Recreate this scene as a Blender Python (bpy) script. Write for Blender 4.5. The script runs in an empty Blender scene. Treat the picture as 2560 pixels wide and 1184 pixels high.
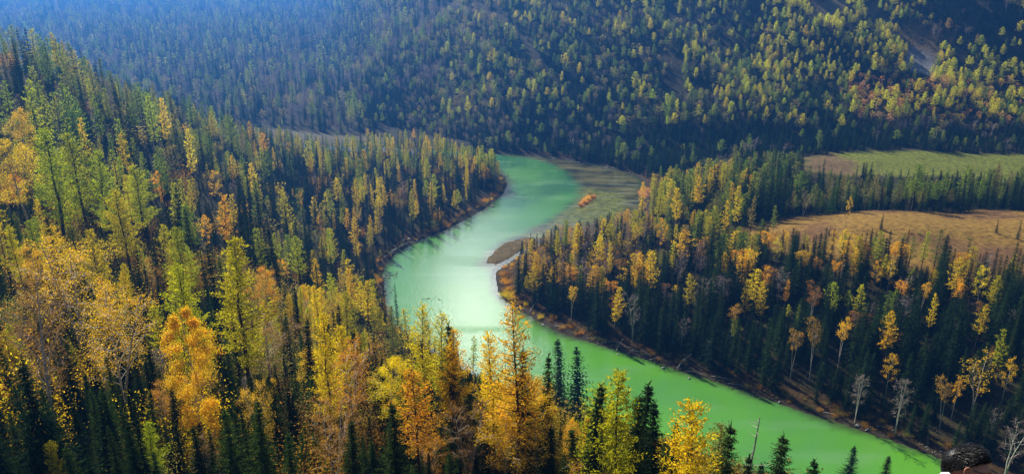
import bpy, math, random
import numpy as np
from mathutils import Vector

# ------------------------------------------------------------------ camera, sky, sun, exposure
S = bpy.context.scene
C = S.collection
F = 1971.0                       # focal length in photo pixels (2560 wide)
PITCH = math.radians(20.0)
CAM = np.array([0.0, 0.0, 130.0])
cd = bpy.data.cameras.new("camera"); cam = bpy.data.objects.new("camera", cd); C.objects.link(cam)
cam.location = CAM; cam.rotation_euler = (math.pi / 2 - PITCH, 0, 0)
cd.sensor_width = 36.0; cd.lens = 36.0 * F / 2560.0; cd.clip_start = 0.1; cd.clip_end = 12000
S.camera = cam

SUN_EL, SUN_AZ = math.radians(40), math.radians(-34)      # azimuth measured from +Y towards +X
sdir = Vector((math.sin(SUN_AZ) * math.cos(SUN_EL), math.cos(SUN_AZ) * math.cos(SUN_EL), math.sin(SUN_EL)))
sl = bpy.data.lights.new("sun", 'SUN'); so = bpy.data.objects.new("sun", sl); C.objects.link(so)
sl.energy = 5.0; sl.angle = math.radians(0.5); sl.color = (1.0, 0.93, 0.80)
so.rotation_euler = sdir.to_track_quat('Z', 'Y').to_euler()

W = bpy.data.worlds.new("World"); S.world = W; W.use_nodes = True
wt = W.node_tree; wn = wt.nodes; wl = wt.links; wn.clear()
sky = wn.new('ShaderNodeTexSky'); sky.sky_type = 'NISHITA'; sky.sun_disc = False
sky.sun_elevation = SUN_EL; sky.sun_rotation = SUN_AZ
bg = wn.new('ShaderNodeBackground'); bg.inputs[1].default_value = 0.05
bgc = wn.new('ShaderNodeBackground'); bgc.inputs[0].default_value = (1, 0.98, 0.95, 1)
CLOUD = wn.new('ShaderNodeTexNoise'); CLOUD.inputs['Scale'].default_value = 3.0; CLOUD.inputs['Detail'].default_value = 5
tc = wn.new('ShaderNodeTexCoord'); wl.new(tc.outputs['Generated'], CLOUD.inputs['Vector'])
vd = wn.new('ShaderNodeVectorMath'); vd.operation = 'DISTANCE'
caz, cel = math.radians(-3.0), math.radians(27)           # a bright cloud over the far ridge
vd.inputs[1].default_value = (math.sin(caz) * math.cos(cel), math.cos(caz) * math.cos(cel), math.sin(cel))
wl.new(tc.outputs['Generated'], vd.inputs[0])
ad = wn.new('ShaderNodeMath'); ad.operation = 'MULTIPLY_ADD'; ad.inputs[1].default_value = 0.35; wl.new(CLOUD.outputs['Fac'], ad.inputs[0]); wl.new(vd.outputs['Value'], ad.inputs[2])
def wrange(a, b, v):
    q = wn.new('ShaderNodeMapRange'); q.interpolation_type = 'SMOOTHSTEP'
    q.inputs['From Min'].default_value = a; q.inputs['From Max'].default_value = b; q.inputs['To Max'].default_value = v; wl.new(ad.outputs[0], q.inputs['Value']); return q.outputs[0]
cm = wn.new('ShaderNodeMath'); cm.operation = 'ADD'; wl.new(wrange(0.29, 0.15, 14.0), cm.inputs[0]); wl.new(wrange(0.38, 0.20, .6), cm.inputs[1])
wl.new(cm.outputs[0], bgc.inputs[1])
ash = wn.new('ShaderNodeAddShader'); out = wn.new('ShaderNodeOutputWorld')
wl.new(sky.outputs[0], bg.inputs[0]); wl.new(bg.outputs[0], ash.inputs[0]); wl.new(bgc.outputs[0], ash.inputs[1]); wl.new(ash.outputs[0], out.inputs[0])

S.view_settings.view_transform = 'Standard'; S.view_settings.look = 'None'
S.view_settings.gamma = 1; S.view_settings.exposure = 1.0
cy = S.cycles
cy.max_bounces = 6; cy.diffuse_bounces = 3; cy.glossy_bounces = 2; cy.transmission_bounces = 3; cy.volume_bounces = 0
cy.transparent_max_bounces = 4; cy.use_denoising = True; cy.caustics_reflective = False; cy.caustics_refractive = False
cy.sample_clamp_indirect = 4

# ------------------------------------------------------------------ geometry of the view
cP, sP = math.cos(PITCH), math.sin(PITCH)
def ray(px, py):
    u = (np.asarray(px, float) - 1280) / F; v = (592 - np.asarray(py, float)) / F
    return np.stack([u, cP + v * sP, -sP + v * cP], -1)
def water_pt(px, py):
    r = ray(px, py); t = CAM[2] / -r[..., 2]
    return np.array([r[..., 0] * t, r[..., 1] * t]).T
def project(P):
    d = np.asarray(P, float) - CAM
    y = d[..., 1] * cP - d[..., 2] * sP; z = d[..., 1] * sP + d[..., 2] * cP
    return 1280 + F * d[..., 0] / y, 592 - F * z / y, y

# ------------------------------------------------------------------ river outline
R_left = [tuple(water_pt(x, y)) for x, y in [(1228, 399), (1240, 425), (1262, 440), (1268, 460), (1257, 485), (1215, 520), (1152, 555), (1100, 580), (1040, 605), (985, 635), (962, 665), (956, 690), (962, 725), (962, 770)]]
R_near = [(-44, 262), (-26, 238), (0, 214), (35, 192), (70, 168), (100, 143), (140, 105), (200, 50), (330, 10), (520, -120)]
R_right = [tuple(water_pt(x, y)) for x, y in [(2560, 1225), (2450, 1182), (2370, 1150), (2300, 1125), (2200, 1090), (2100, 1055), (2000, 1025), (1900, 990), (1800, 955), (1700, 925), (1640, 905), (1560, 880), (1480, 855), (1400, 830), (1345, 800), (1300, 775), (1265, 752), (1246, 728), (1241, 700), (1240, 680), (1262, 664), (1300, 640), (1345, 615), (1400, 600), (1480, 590), (1560, 570), (1605, 535), (1612, 500), (1604, 470), (1606, 452), (1590, 438), (1540, 424), (1480, 409), (1400, 398), (1340, 390), (1290, 385), (1225, 383)]]
R_far = [(-60, 536), (-140, 545), (-260, 590), (-420, 690), (-440, 660), (-270, 578), (-140, 534), (-60, 520)]
RIVER = np.array(R_left + R_near + [(560, -80), (330, 50)] + R_right + R_far)

def seg_dist(P, A, closed=True):
    """distance from points P (n,2) to a polyline, plus inside test for a closed one"""
    n = len(A); best = np.full(len(P), 1e18); ins = np.zeros(len(P), bool)
    for i in range(n if closed else n - 1):
        a = A[i]; b = A[(i + 1) % n]; ab = b - a
        t = np.clip(((P - a) @ ab) / max(ab @ ab, 1e-9), 0, 1)
        d = P - (a + t[:, None] * ab); best = np.minimum(best, (d * d).sum(1))
        if closed:
            c = (a[1] > P[:, 1]) != (b[1] > P[:, 1])
            xi = a[0] + (P[:, 1] - a[1]) / (b[1] - a[1] + 1e-12) * ab[0]
            ins ^= c & (P[:, 0] < xi)
    return np.sqrt(best), ins
def sdf(P, A):
    d, i = seg_dist(P, A); return np.where(i, -d, d)
def sstep(a, b, x):
    t = np.clip((x - a) / (b - a), 0, 1); return t * t * (3 - 2 * t)

# smooth noise
_rs = np.random.RandomState(7)
_W = [(_rs.normal(size=(14, 2)), _rs.uniform(0, 6.28, 14)) for _ in range(6)]
def noise(x, y, scale, octaves=3, k=0):
    r = 0; a = 1.0; f = 1.0 / scale; tot = 0
    for o in range(octaves):
        w, p = _W[(o + k) % 6]
        r = r + a * sum(np.sin((x * w[i, 0] + y * w[i, 1]) * f * 2.2 + p[i]) for i in range(14)) / 3.7
        tot += a; a *= 0.5; f *= 2.07
    return r / tot

SPIT = np.array([tuple(water_pt(x, y)) for x, y in [(1208, 657), (1222, 640), (1240, 622), (1262, 606), (1300, 596), (1330, 590), (1345, 606), (1310, 622), (1275, 645), (1240, 662)]])
ISLE = np.array([tuple(water_pt(x, y)) for x, y in [(1437, 522), (1447, 503), (1462, 490), (1490, 484), (1498, 492), (1480, 505), (1462, 517)]])
ISLE2 = np.array([tuple(water_pt(x, y)) for x, y in [(1590, 480), (1606, 468), (1625, 474), (1620, 492), (1596, 494)]])
CTRL = [(0, -60, 132), (-60, -60, 134), (80, -60, 120), (0, 0, 124), (-30, 0, 122), (30, 0, 112), (0, 25, 104), (-15, 50, 87), (0, 50, 80), (30, 40, 80), (70, 20, 82), (-28, 75, 77), (0, 75, 72), (30, 75, 62),
        (0, 110, 50), (0, 150, 26), (0, 185, 9), (40, 110, 40), (70, 60, 62), (70, 110, 34), (40, 150, 18), (80, 130, 18), (110, 80, 42), (150, 30, 58), (140, 100, 18),
        (-39, 50, 86), (-60, 80, 82), (-60, 120, 70), (-90, 150, 72), (-50, 150, 52), (-30, 190, 25), (-60, 200, 40), (-65, 250, 20), (-100, 200, 62), (-100, 250, 50), (-158, 250, 92), (-155, 300, 72), (-148, 400, 34), (-135, 450, 15), (-130, 300, 56),
        (-160, 350, 56), (-90, 320, 15), (-120, 380, 25), (-100, 450, 6), (-60, 430, 4), (-180, 450, 26), (-220, 350, 72), (-250, 450, 38), (-300, 250, 138), (-250, 150, 126), (-150, 100, 98), (-150, 20, 118),
        (-400, 400, 80), (-350, 520, 18), (-200, 520, 5), (-500, 600, 30), (-600, 400, 120), (-30, 470, 3), (-300, 0, 150), (-120, 490, 4), (-80, 480, 3),
        (87, 225, 7), (139, 276, 20), (162, 325, 24), (230, 322, 23), (100, 300, 14), (60, 300, 8), (60, 350, 8), (100, 370, 11), (110, 330, 15), (162, 348, 15), (230, 350, 15), (300, 345, 15), (200, 380, 13), (203, 420, 14), (223, 466, 15),
        (250, 290, 25), (300, 320, 24), (300, 450, 15), (350, 250, 35), (250, 230, 21), (180, 200, 12), (300, 170, 28), (120, 420, 9), (130, 470, 9), (400, 450, 22), (150, 460, 10), (400, 330, 25), (120, 250, 13), (180, 250, 17), (500, 200, 50), (500, 400, 30), (60, 260, 6), (400, 60, 30)]
for i in range(0, len(RIVER), 2): CTRL.append((RIVER[i][0], RIVER[i][1], 0.8))
CT = np.array(CTRL)
def _phi(r2): return 0.5 * r2 * np.log(r2 + 1e-6)
def _tps():
    n = len(CT); K = _phi(((CT[:, None, :2] - CT[None, :, :2]) ** 2).sum(-1)) + np.eye(n) * 60.0
    Pm = np.c_[np.ones(n), CT[:, :2]]; A = np.zeros((n + 3, n + 3)); A[:n, :n] = K; A[:n, n:] = Pm; A[n:, :n] = Pm.T
    return np.linalg.solve(A, np.r_[CT[:, 2], 0, 0, 0])
TW = _tps()
def tps(P):
    o = TW[-3] + P @ TW[-2:]
    for i in range(len(CT)): o = o + TW[i] * _phi(((P - CT[i, :2]) ** 2).sum(1))
    return o
# foot of the far mountain side: y of the foot as a function of x (left part recedes up the valley)
FOOT = np.array([(-4200, 4600), (-2600, 4000), (-1500, 3300), (-900, 2700), (-600, 2200), (-400, 1700), (-250, 1120), (-150, 700), (-80, 600), (-15, 548), (60, 520), (110, 490), (150, 478), (220, 470), (400, 462), (700, 430), (2600, 200)], float)
def mountain(P):
    d, _ = seg_dist(P, FOOT, False)
    fy = np.interp(P[:, 0], FOOT[:, 0], FOOT[:, 1]); s = np.where(P[:, 1] > fy, d, -d)
    slope = np.interp(P[:, 0], [-900, -450, -250, -50, 100, 900], [0.95, 0.92, 0.80, 0.62, 0.60, 0.58])
    # gullies running down the slope
    al = P[:, 0] + 0.45 * P[:, 1]
    g = noise(al, s * 0.25, 70, 3, 1) * 13 + noise(al, s * .5, 26, 2, 3) * 4.0
    z = s * slope + g * sstep(10, 110, s) * np.clip(1 + s / 600, 1, 1.8)
    # deep ravines
    for a0, wd, dp in ((287, 8, 9), (360, 7, 8)):
        z = z - dp * np.exp(-((al - a0 + 0.12 * s) / wd) ** 2) * sstep(25, 90, s)
    cap = np.interp(P[:, 0], [-900, -300, 0, 900], [330, 300, 235, 235])
    z = np.where(z > cap - 60, cap - 60 + 60 * (1 - np.exp(-(z - cap + 60) / 60)), z)
    return z + 3, s
def height(x, y, full=False):
    x = np.atleast_1d(np.asarray(x, float)).ravel(); y = np.atleast_1d(np.asarray(y, float)).ravel(); P = np.c_[x, y]
    d = sdf(P, RIVER)
    L = tps(P); L = np.clip(L, 1.0, 170) + noise(x, y, 40, 3) * 1.6 * sstep(20, 70, d) * sstep(15, 60, np.hypot(x, y))
    w = sstep(2, 34, d)
    z = (0.10 + 0.16 * np.maximum(d, 0)) * (1 - w) + w * np.maximum(L, 1.2)
    m, s = mountain(P)
    k = 5.0; hh = np.clip(0.5 + 0.5 * (m - z) / k, 0, 1)
    z = np.where((d > 0) & (s > -80), z + (m - z) * hh + k * hh * (1 - hh) * sstep(0, 10, d), z)
    # viewpoint ledge the photographer and the visitor stand on
    r = np.hypot(x, y); c = np.interp(np.where(y < -1.0, np.minimum(r, 1.0), r), [0, 1.3, 3.0, 5.2, 6.6, 14, 50], [128.3, 128.3, 126.0, 125.95, 123.0, 113, 80])
    c = np.where(y < -1, 128.3 - 0.02 * r, c)
    z = z + (c - z) * (1 - sstep(16, 42, r))
    # bars and islands
    bank = -0.05 - 0.10 * np.maximum(-d, 0); z = np.where(d < 0, np.maximum(bank, -2.5), z)
    for A, hgt in ((SPIT, 0.5), (ISLE, 0.7), (ISLE2, 0.7)):
        q = sdf(P, A); z = np.where(q < 0, np.maximum(z, np.minimum(hgt, 0.06 - q * 0.25)), z)
    return (z, d, s) if full else z
def hit(px, py, h=0.0, t0=20, t1=2500):
    """ground point whose height h above the ground is seen at a photo pixel"""
    r = ray(px, py); t = np.concatenate([np.arange(t0, 700, 1.0), np.arange(700, t1, 5.0)])
    Z = height(r[0] * t, r[1] * t); b = CAM[2] + r[2] * t < Z + h; q = np.where(b[1:] & ~b[:-1])[0] + 1
    if len(q) == 0: return None
    T = t[q[0]]; return r[0] * T, r[1] * T, Z[q[0]], T

# image-space polygons mapped to the ground as real patches
def patch(pts, h=0.0):
    o = []
    for x, y in pts:
        q = hit(x, y, h)
        if q: o.append(q[:2])
    return np.array(o)
TERRACE = np.array([(92, 318), (105, 300), (135, 278), (170, 262), (230, 262), (300, 268), (420, 275), (420, 334), (300, 336), (225, 334), (180, 333), (140, 335), (112, 334)], float)
GREEN = np.array([(176, 454), (166, 438), (182, 422), (215, 414), (300, 408), (420, 405), (420, 458), (300, 462), (220, 466), (170, 463)], float)
BACKMEADOW = np.array([(-170, 590), (-120, 566), (-95, 560), (-90, 545), (-130, 540), (-200, 560), (-210, 600)], float)
SCREE = patch([(2255, 165), (2275, 120), (2330, 112), (2345, 150), (2335, 190), (2290, 182)])
TRAIL = patch([(2235, 75), (2290, 60), (2335, 105), (2345, 150), (2300, 125), (2270, 105)])
POINT_BAR = patch([(1195, 575), (1330, 578), (1335, 600), (1312, 640), (1296, 690), (1292, 745), (1230, 770), (1190, 650)])
SCAR_IMG = [np.array(q, float) for q in ([(2278, 162), (2290, 128), (2332, 124), (2338, 156), (2324, 180), (2296, 177)], [(2240, 68), (2285, 66), (2335, 108), (2340, 140), (2305, 120), (2268, 98)], [(2160, 20), (2190, 15), (2210, 42), (2180, 50)])]
UPCLEAR = patch([(2000, 20), (2080, 0), (2200, 5), (2180, 45), (2100, 55), (2020, 50)])

# ------------------------------------------------------------------ materials
def mat(name):
    m = bpy.data.materials.new(name); m.use_nodes = True; nt = m.node_tree; nt.nodes.clear()
    return m, nt.nodes, nt.links
def principled(name, col, rough=0.9, nscale=None, namt=0.3, bump=0.0, spec=0.2, coord='Object'):
    m, n, l = mat(name); b = n.new('ShaderNodeBsdfPrincipled'); o = n.new('ShaderNodeOutputMaterial'); l.new(b.outputs[0], o.inputs[0])
    b.inputs['Roughness'].default_value = rough; b.inputs['Specular IOR Level'].default_value = spec
    b.inputs['Base Color'].default_value = (*col, 1)
    if nscale:
        t = n.new('ShaderNodeTexCoord'); x = n.new('ShaderNodeTexNoise'); x.inputs['Scale'].default_value = nscale; x.inputs['Detail'].default_value = 6
        l.new(t.outputs[coord], x.inputs['Vector'])
        mx = n.new('ShaderNodeMix'); mx.data_type = 'RGBA'; mx.inputs[6].default_value = (*[c * (1 - namt) for c in col], 1); mx.inputs[7].default_value = (*[min(1, c * (1 + namt)) for c in col], 1)
        l.new(x.outputs['Fac'], mx.inputs[0]); l.new(mx.outputs[2], b.inputs['Base Color'])
        if bump:
            bp = n.new('ShaderNodeBump'); bp.inputs['Strength'].default_value = bump; l.new(x.outputs['Fac'], bp.inputs['Height']); l.new(bp.outputs[0], b.inputs['Normal'])
    return m
def leaf_mat(name, trans=0.5, var=0.35):
    m, n, l = mat(name)
    at = n.new('ShaderNodeAttribute'); at.attribute_type = 'INSTANCER'; at.attribute_name = 'tint'
    fv = n.new('ShaderNodeAttribute'); fv.attribute_type = 'GEOMETRY'; fv.attribute_name = 'leafvar'
    hs = n.new('ShaderNodeHueSaturation')
    m1 = n.new('ShaderNodeMath'); m1.operation = 'MULTIPLY_ADD'; m1.inputs[1].default_value = 2 * var; m1.inputs[2].default_value = 1 - var
    m2 = n.new('ShaderNodeMath'); m2.operation = 'MULTIPLY_ADD'; m2.inputs[1].default_value = -0.035; m2.inputs[2].default_value = 0.5175
    l.new(fv.outputs['Fac'], m1.inputs[0]); l.new(fv.outputs['Fac'], m2.inputs[0]); l.new(m1.outputs[0], hs.inputs['Value']); l.new(m2.outputs[0], hs.inputs['Hue'])
    l.new(at.outputs['Color'], hs.inputs['Color'])
    d = n.new('ShaderNodeBsdfDiffuse'); t = n.new('ShaderNodeBsdfTranslucent'); mx = n.new('ShaderNodeMixShader'); mx.inputs[0].default_value = trans
    l.new(hs.outputs[0], d.inputs[0]); l.new(hs.outputs[0], t.inputs[0]); l.new(d.outputs[0], mx.inputs[1]); l.new(t.outputs[0], mx.inputs[2])
    o = n.new('ShaderNodeOutputMaterial'); l.new(mx.outputs[0], o.inputs[0]); return m
M_NEEDLE = leaf_mat("spruce_needles", 0.25, 0.4)
M_LEAF = leaf_mat("autumn_leaves", 0.55, 0.35)
M_BARK = principled("dark_bark", (0.055, 0.042, 0.032), 0.95, 3.0, 0.5)
M_BIRCH = principled("birch_bark", (0.42, 0.38, 0.33), 0.8, 2.5, 0.45)
M_DEAD = principled("dead_wood", (0.30, 0.27, 0.24), 0.9, 2.0, 0.4)
M_ROCK = principled("pale_rock", (0.24, 0.235, 0.22), 0.85, 1.5, 0.4, 0.4)

# ------------------------------------------------------------------ mesh helpers
class MB:
    def __init__(s): s.v = []; s.f = []; s.n = 0; s.mi = []; s.lv = []
    def add(s, v, f, mi=0, lv=0.5):
        v = np.asarray(v, float); s.v.append(v)
        for q in f: s.f.append(tuple(int(i) + s.n for i in q)); s.mi.append(mi)
        s.lv.extend([lv] * len(f)) if np.isscalar(lv) else s.lv.extend(list(lv))
        s.n += len(v)
    def tube(s, pts, rad, sides=5, mi=0):
        pts = np.asarray(pts, float); k = len(pts); V = []
        d = np.gradient(pts, axis=0); ref = np.array([0.31, 0.87, 0.38])
        for i in range(k):
            t = d[i] / (np.linalg.norm(d[i]) + 1e-9); a = np.cross(t, ref); a /= np.linalg.norm(a) + 1e-9; b = np.cross(t, a)
            for j in range(sides):
                th = 2 * math.pi * j / sides; V.append(pts[i] + rad[i] * (math.cos(th) * a + math.sin(th) * b))
        Fc = [(i * sides + j, i * sides + (j + 1) % sides, (i + 1) * sides + (j + 1) % sides, (i + 1) * sides + j) for i in range(k - 1) for j in range(sides)]
        Fc.append(tuple(range(sides))[::-1]); Fc.append(tuple((k - 1) * sides + j for j in range(sides)))
        s.add(V, Fc, mi)
    def leaves(s, base, dr, length, width, rng, mi=0, lv=None, kite=False):
        """little pointed leaf-clump faces: base (n,3), dr (n,3) directions"""
        n = len(base); base = np.asarray(base, float); dr = np.asarray(dr, float); dr = dr / (np.linalg.norm(dr, axis=1, keepdims=True) + 1e-9)
        side = np.cross(dr, rng.normal(size=(n, 3))); side /= np.linalg.norm(side, axis=1, keepdims=True) + 1e-9
        length = np.broadcast_to(length, n)[:, None]; width = np.broadcast_to(width, n)[:, None]
        if lv is None: lv = rng.uniform(0, 1, n)
        if kite:
            V = np.stack([base, base + dr * length * 0.45 + side * width / 2, base + dr * length, base + dr * length * 0.45 - side * width / 2], 1).reshape(-1, 3)
            f = np.arange(4 * n).reshape(n, 4)
        else:
            V = np.stack([base - side * width / 2, base + side * width / 2, base + dr * length], 1).reshape(-1, 3)
            f = np.arange(3 * n).reshape(n, 3)
        s.add(V, f.tolist(), mi, lv)
    def mesh(s, name, mats, smooth=False):
        me = bpy.data.meshes.new(name); V = np.concatenate(s.v) if s.v else np.zeros((0, 3))
        me.from_pydata(V.tolist(), [], s.f)
        for m in mats: me.materials.append(m)
        if len(mats) > 1: me.polygons.foreach_set('material_index', s.mi)
        a = me.attributes.new('leafvar', 'FLOAT', 'FACE'); a.data.foreach_set('value', s.lv)
        if smooth: me.polygons.foreach_set('use_smooth', [True] * len(me.polygons))
        me.update(); return me

def tag(o, label=None, cat=None, group=None, kind=None):
    if label: o['label'] = label
    if cat: o['category'] = cat
    if group: o['group'] = group
    if kind: o['kind'] = kind
    return o
def link(name, me, parent=None, loc=None):
    o = bpy.data.objects.new(name, me); C.objects.link(o)
    if parent: o.parent = parent
    if loc is not None: o.location = loc
    return o

# ------------------------------------------------------------------ ground
def axis(pts):
    o = []
    for a, b, st in pts: o += list(np.arange(a, b, st))
    return np.array(o + [pts[-1][1]])
gx = axis([(-4200, -2600, 100), (-2600, -900, 60), (-900, -400, 14), (-400, -260, 5), (-260, -8, 2.6), (-8, 8, 0.5), (8, 300, 2.6), (300, 500, 5), (500, 900, 14), (900, 2600, 60)])
gy = axis([(-400, -20, 20), (-20, -3, 2), (-3, 8, 0.5), (8, 60, 2.6), (60, 560, 2.4), (560, 820, 5), (820, 1500, 12), (1500, 3000, 60), (3000, 4800, 100)])
GX, GY = np.meshgrid(gx, gy); gz, gd, gs = height(GX, GY, True)
nx, ny = len(gx), len(gy)
P2 = np.c_[GX.ravel(), GY.ravel()]
idx = np.arange(nx * ny).reshape(ny, nx)
quads = np.stack([idx[:-1, :-1], idx[:-1, 1:], idx[1:, 1:], idx[1:, :-1]], -1).reshape(-1, 4)
me = bpy.data.meshes.new("ground"); me.from_pydata(np.c_[P2, gz].tolist(), [], quads.tolist())
me.polygons.foreach_set('use_smooth', [True] * len(me.polygons))
nz = noise(P2[:, 0], P2[:, 1], 14, 3, 2)
col = np.zeros((nx * ny, 4)); col[:, 3] = 1
base = np.array([0.034, 0.030, 0.012]); col[:, :3] = base
def paint(w, c):
    w = np.clip(w, 0, 1)[:, None]; col[:, :3] = col[:, :3] * (1 - w) + np.array(c) * w
paint(sstep(60, 160, gs), (0.050, 0.043, 0.022))
paint((gd < 12) * sstep(12, 6, gd + 3 * nz) * (gs < 20), (0.050, 0.030, 0.011))  # bank earth, colour darkened for the shade under the trees
paint((gd < 3.0) * 1.0 * (np.abs(gd) < 2.5), (0.036, 0.029, 0.018))  # waterline strip, tree shade worked into its tone as well
q = sdf(P2, TERRACE); paint(sstep(5, -3, q + 2 * nz), (0.20, 0.118, 0.022)); paint(sstep(5, -3, q) * sstep(0.1, 0.9, noise(P2[:, 0] * .5, P2[:, 1], 17, 3, 4)) * 0.8, (0.11, 0.055, 0.025))
q = sdf(P2, GREEN); paint(sstep(4, -4, q + 2 * nz), (0.120, 0.135, 0.016)); paint(sstep(4, -4, q + 2 * nz) * sstep(200, 188, P2[:, 0] + 6 * nz), (0.13, 0.085, 0.035))
q = sdf(P2, BACKMEADOW); paint(sstep(6, -2, q), (0.10, 0.09, 0.05))
q = sdf(P2, SCREE); paint(sstep(3, -2, q + nz), (0.20, 0.205, 0.22))
q = sdf(P2, TRAIL); paint(sstep(3, -2, q + nz), (0.16, 0.11, 0.045))
q = sdf(P2, UPCLEAR); paint(sstep(3, -2, q + nz), (0.12, 0.10, 0.06))
for A, c in ((SPIT, (0.10, 0.075, 0.032)), (ISLE, (0.34, 0.15, 0.03)), (ISLE2, (0.26, 0.10, 0.03))):
    q = sdf(P2, A); paint(sstep(1, -1, q), c)
at = me.color_attributes.new('cover', 'FLOAT_COLOR', 'POINT'); at.data.foreach_set('color', col.ravel())
m, n, l = mat("ground_cover"); b = n.new('ShaderNodeBsdfPrincipled'); o = n.new('ShaderNodeOutputMaterial'); l.new(b.outputs[0], o.inputs[0])
b.inputs['Roughness'].default_value = 1; b.inputs['Specular IOR Level'].default_value = 0.1
a = n.new('ShaderNodeAttribute'); a.attribute_name = 'cover'; t = n.new('ShaderNodeTexCoord')
x1 = n.new('ShaderNodeTexNoise'); x1.inputs['Scale'].default_value = 0.5; x1.inputs['Detail'].default_value = 8; x1.inputs['Roughness'].default_value = 0.7; l.new(t.outputs['Object'], x1.inputs['Vector'])
hs = n.new('ShaderNodeHueSaturation'); r1 = n.new('ShaderNodeMapRange'); r1.inputs['From Min'].default_value = .3; r1.inputs['From Max'].default_value = .7; r1.inputs['To Min'].default_value = 0.35; r1.inputs['To Max'].default_value = 1.6
l.new(x1.outputs['Fac'], r1.inputs['Value']); l.new(r1.outputs[0], hs.inputs['Value']); l.new(a.outputs['Color'], hs.inputs['Color']); l.new(hs.outputs[0], b.inputs['Base Color'])
bp = n.new('ShaderNodeBump'); bp.inputs['Strength'].default_value = .7; bp.inputs['Distance'].default_value = .6; l.new(x1.outputs['Fac'], bp.inputs['Height']); l.new(bp.outputs[0], b.inputs['Normal'])
me.materials.append(m); tag(link('ground', me), kind='structure')

# ------------------------------------------------------------------ river water
CH = [tuple(water_pt(x, y)) for x, y in [(1225, 384), (1290, 391), (1335, 396), (1380, 410), (1425, 435), (1450, 462), (1450, 490), (1420, 522), (1380, 548), (1330, 575), (1265, 602), (1225, 628), (1205, 660), (1240, 680), (1241, 700), (1246, 728), (1265, 754), (1300, 778), (1345, 803), (1400, 833), (1480, 858), (1560, 883), (1640, 908), (1700, 928), (1800, 958), (1900, 993), (2000, 1028), (2200, 1093), (2560, 1228)]]
wx = axis([(-460, -120, 8), (-120, 260, 2.2), (260, 600, 8)]); wy = axis([(-150, 100, 8), (100, 620, 2.4), (620, 720, 8)])
WX, WY = np.meshgrid(wx, wy); WP = np.c_[WX.ravel(), WY.ravel()]; rd = sdf(WP, RIVER)
keep = rd.reshape(WX.shape) < 14
wi = np.arange(WX.size).reshape(WX.shape)
k4 = keep[:-1, :-1] & keep[:-1, 1:] & keep[1:, 1:] & keep[1:, :-1]
wq = np.stack([wi[:-1, :-1], wi[:-1, 1:], wi[1:, 1:], wi[1:, :-1]], -1)[k4]
used = np.unique(wq); remap = -np.ones(WX.size, int); remap[used] = np.arange(len(used))
WPu = WP[used]
me = bpy.data.meshes.new("river"); me.from_pydata(np.c_[WPu, np.zeros(len(WPu))].tolist(), [], remap[wq].tolist())
chp = np.array(CH + [(560, -80), (520, -120), (330, 10), (200, 50)] + [(-100, 150), (-150, 300), (-100, 450), (-60, 500), (-440, 640), (-440, 720), (-60, 565)])
cdist = sdf(WPu, np.array(CH + [(600, -200), (-300, -200), (-300, 505), (-60, 505), (-60, 560)]))
nn = noise(WPu[:, 0], WPu[:, 1], 9, 3, 2)
shallow = sstep(-5.0, 3.5, cdist + 1.2 * nn) * (WPu[:, 1] > 250)
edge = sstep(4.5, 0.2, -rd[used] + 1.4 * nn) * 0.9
a = me.attributes.new('shallow', 'FLOAT', 'POINT'); a.data.foreach_set('value', shallow)
BAR = np.array([tuple(water_pt(x_, y_)) for x_, y_ in [(1330, 585), (1400, 540), (1440, 495), (1470, 470), (1530, 478), (1575, 500), (1560, 530), (1500, 556), (1420, 575), (1345, 598)]])
algae = sstep(2.5, -3.0, sdf(WPu, BAR) + 2.5 * nn)
a = me.attributes.new('algae', 'FLOAT', 'POINT'); a.data.foreach_set('value', algae)
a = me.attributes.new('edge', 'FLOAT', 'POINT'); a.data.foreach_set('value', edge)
m, n, l = mat("glacial_water"); b = n.new('ShaderNodeBsdfPrincipled'); o = n.new('ShaderNodeOutputMaterial'); l.new(b.outputs[0], o.inputs[0])
t = n.new('ShaderNodeTexCoord'); geo = n.new('ShaderNodeSeparateXYZ'); l.new(t.outputs['Object'], geo.inputs[0])
def mixc(f, c1, c2):
    x = n.new('ShaderNodeMix'); x.data_type = 'RGBA'
    for s_, c in ((6, c1), (7, c2)):
        if isinstance(c, tuple): x.inputs[s_].default_value = (*c, 1)
        else: l.new(c, x.inputs[s_])
    l.new(f, x.inputs[0]); return x.outputs[2]
def mrange(src, a0, a1, b0=0.0, b1=1.0):
    x = n.new('ShaderNodeMapRange'); x.interpolation_type = 'SMOOTHSTEP'
    for k, v in (('From Min', a0), ('From Max', a1), ('To Min', b0), ('To Max', b1)): x.inputs[k].default_value = v
    l.new(src, x.inputs['Value']); return x.outputs[0]
def tnoise(scale, det, stretch=None, rot=0.0):
    x = n.new('ShaderNodeTexNoise'); x.inputs['Scale'].default_value = scale; x.inputs['Detail'].default_value = det
    if stretch:
        mp = n.new('ShaderNodeMapping'); mp.inputs['Scale'].default_value = stretch; mp.inputs['Rotation'].default_value = (0, 0, rot); l.new(t.outputs['Object'], mp.inputs[0]); l.new(mp.outputs[0], x.inputs['Vector'])
    else: l.new(t.outputs['Object'], x.inputs['Vector'])
    return x.outputs['Fac']
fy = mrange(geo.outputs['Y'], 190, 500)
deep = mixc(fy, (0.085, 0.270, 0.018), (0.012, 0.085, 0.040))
deep = mixc(mrange(tnoise(0.02, 3), .35, .7), deep, (0.060, 0.20, 0.040))
deep = mixc(mrange(tnoise(0.06, 7, (.45, 1.7, 1), .5), .52, .74, 0, .45), deep, (0.12, 0.26, 0.10))
gr = tnoise(0.08, 6, (.6, 1.3, 1))
bed = mixc(mrange(gr, .35, .65), (0.018, 0.020, 0.008), (0.105, 0.095, 0.030))
aa = n.new('ShaderNodeAttribute'); aa.attribute_name = 'algae'
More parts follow.
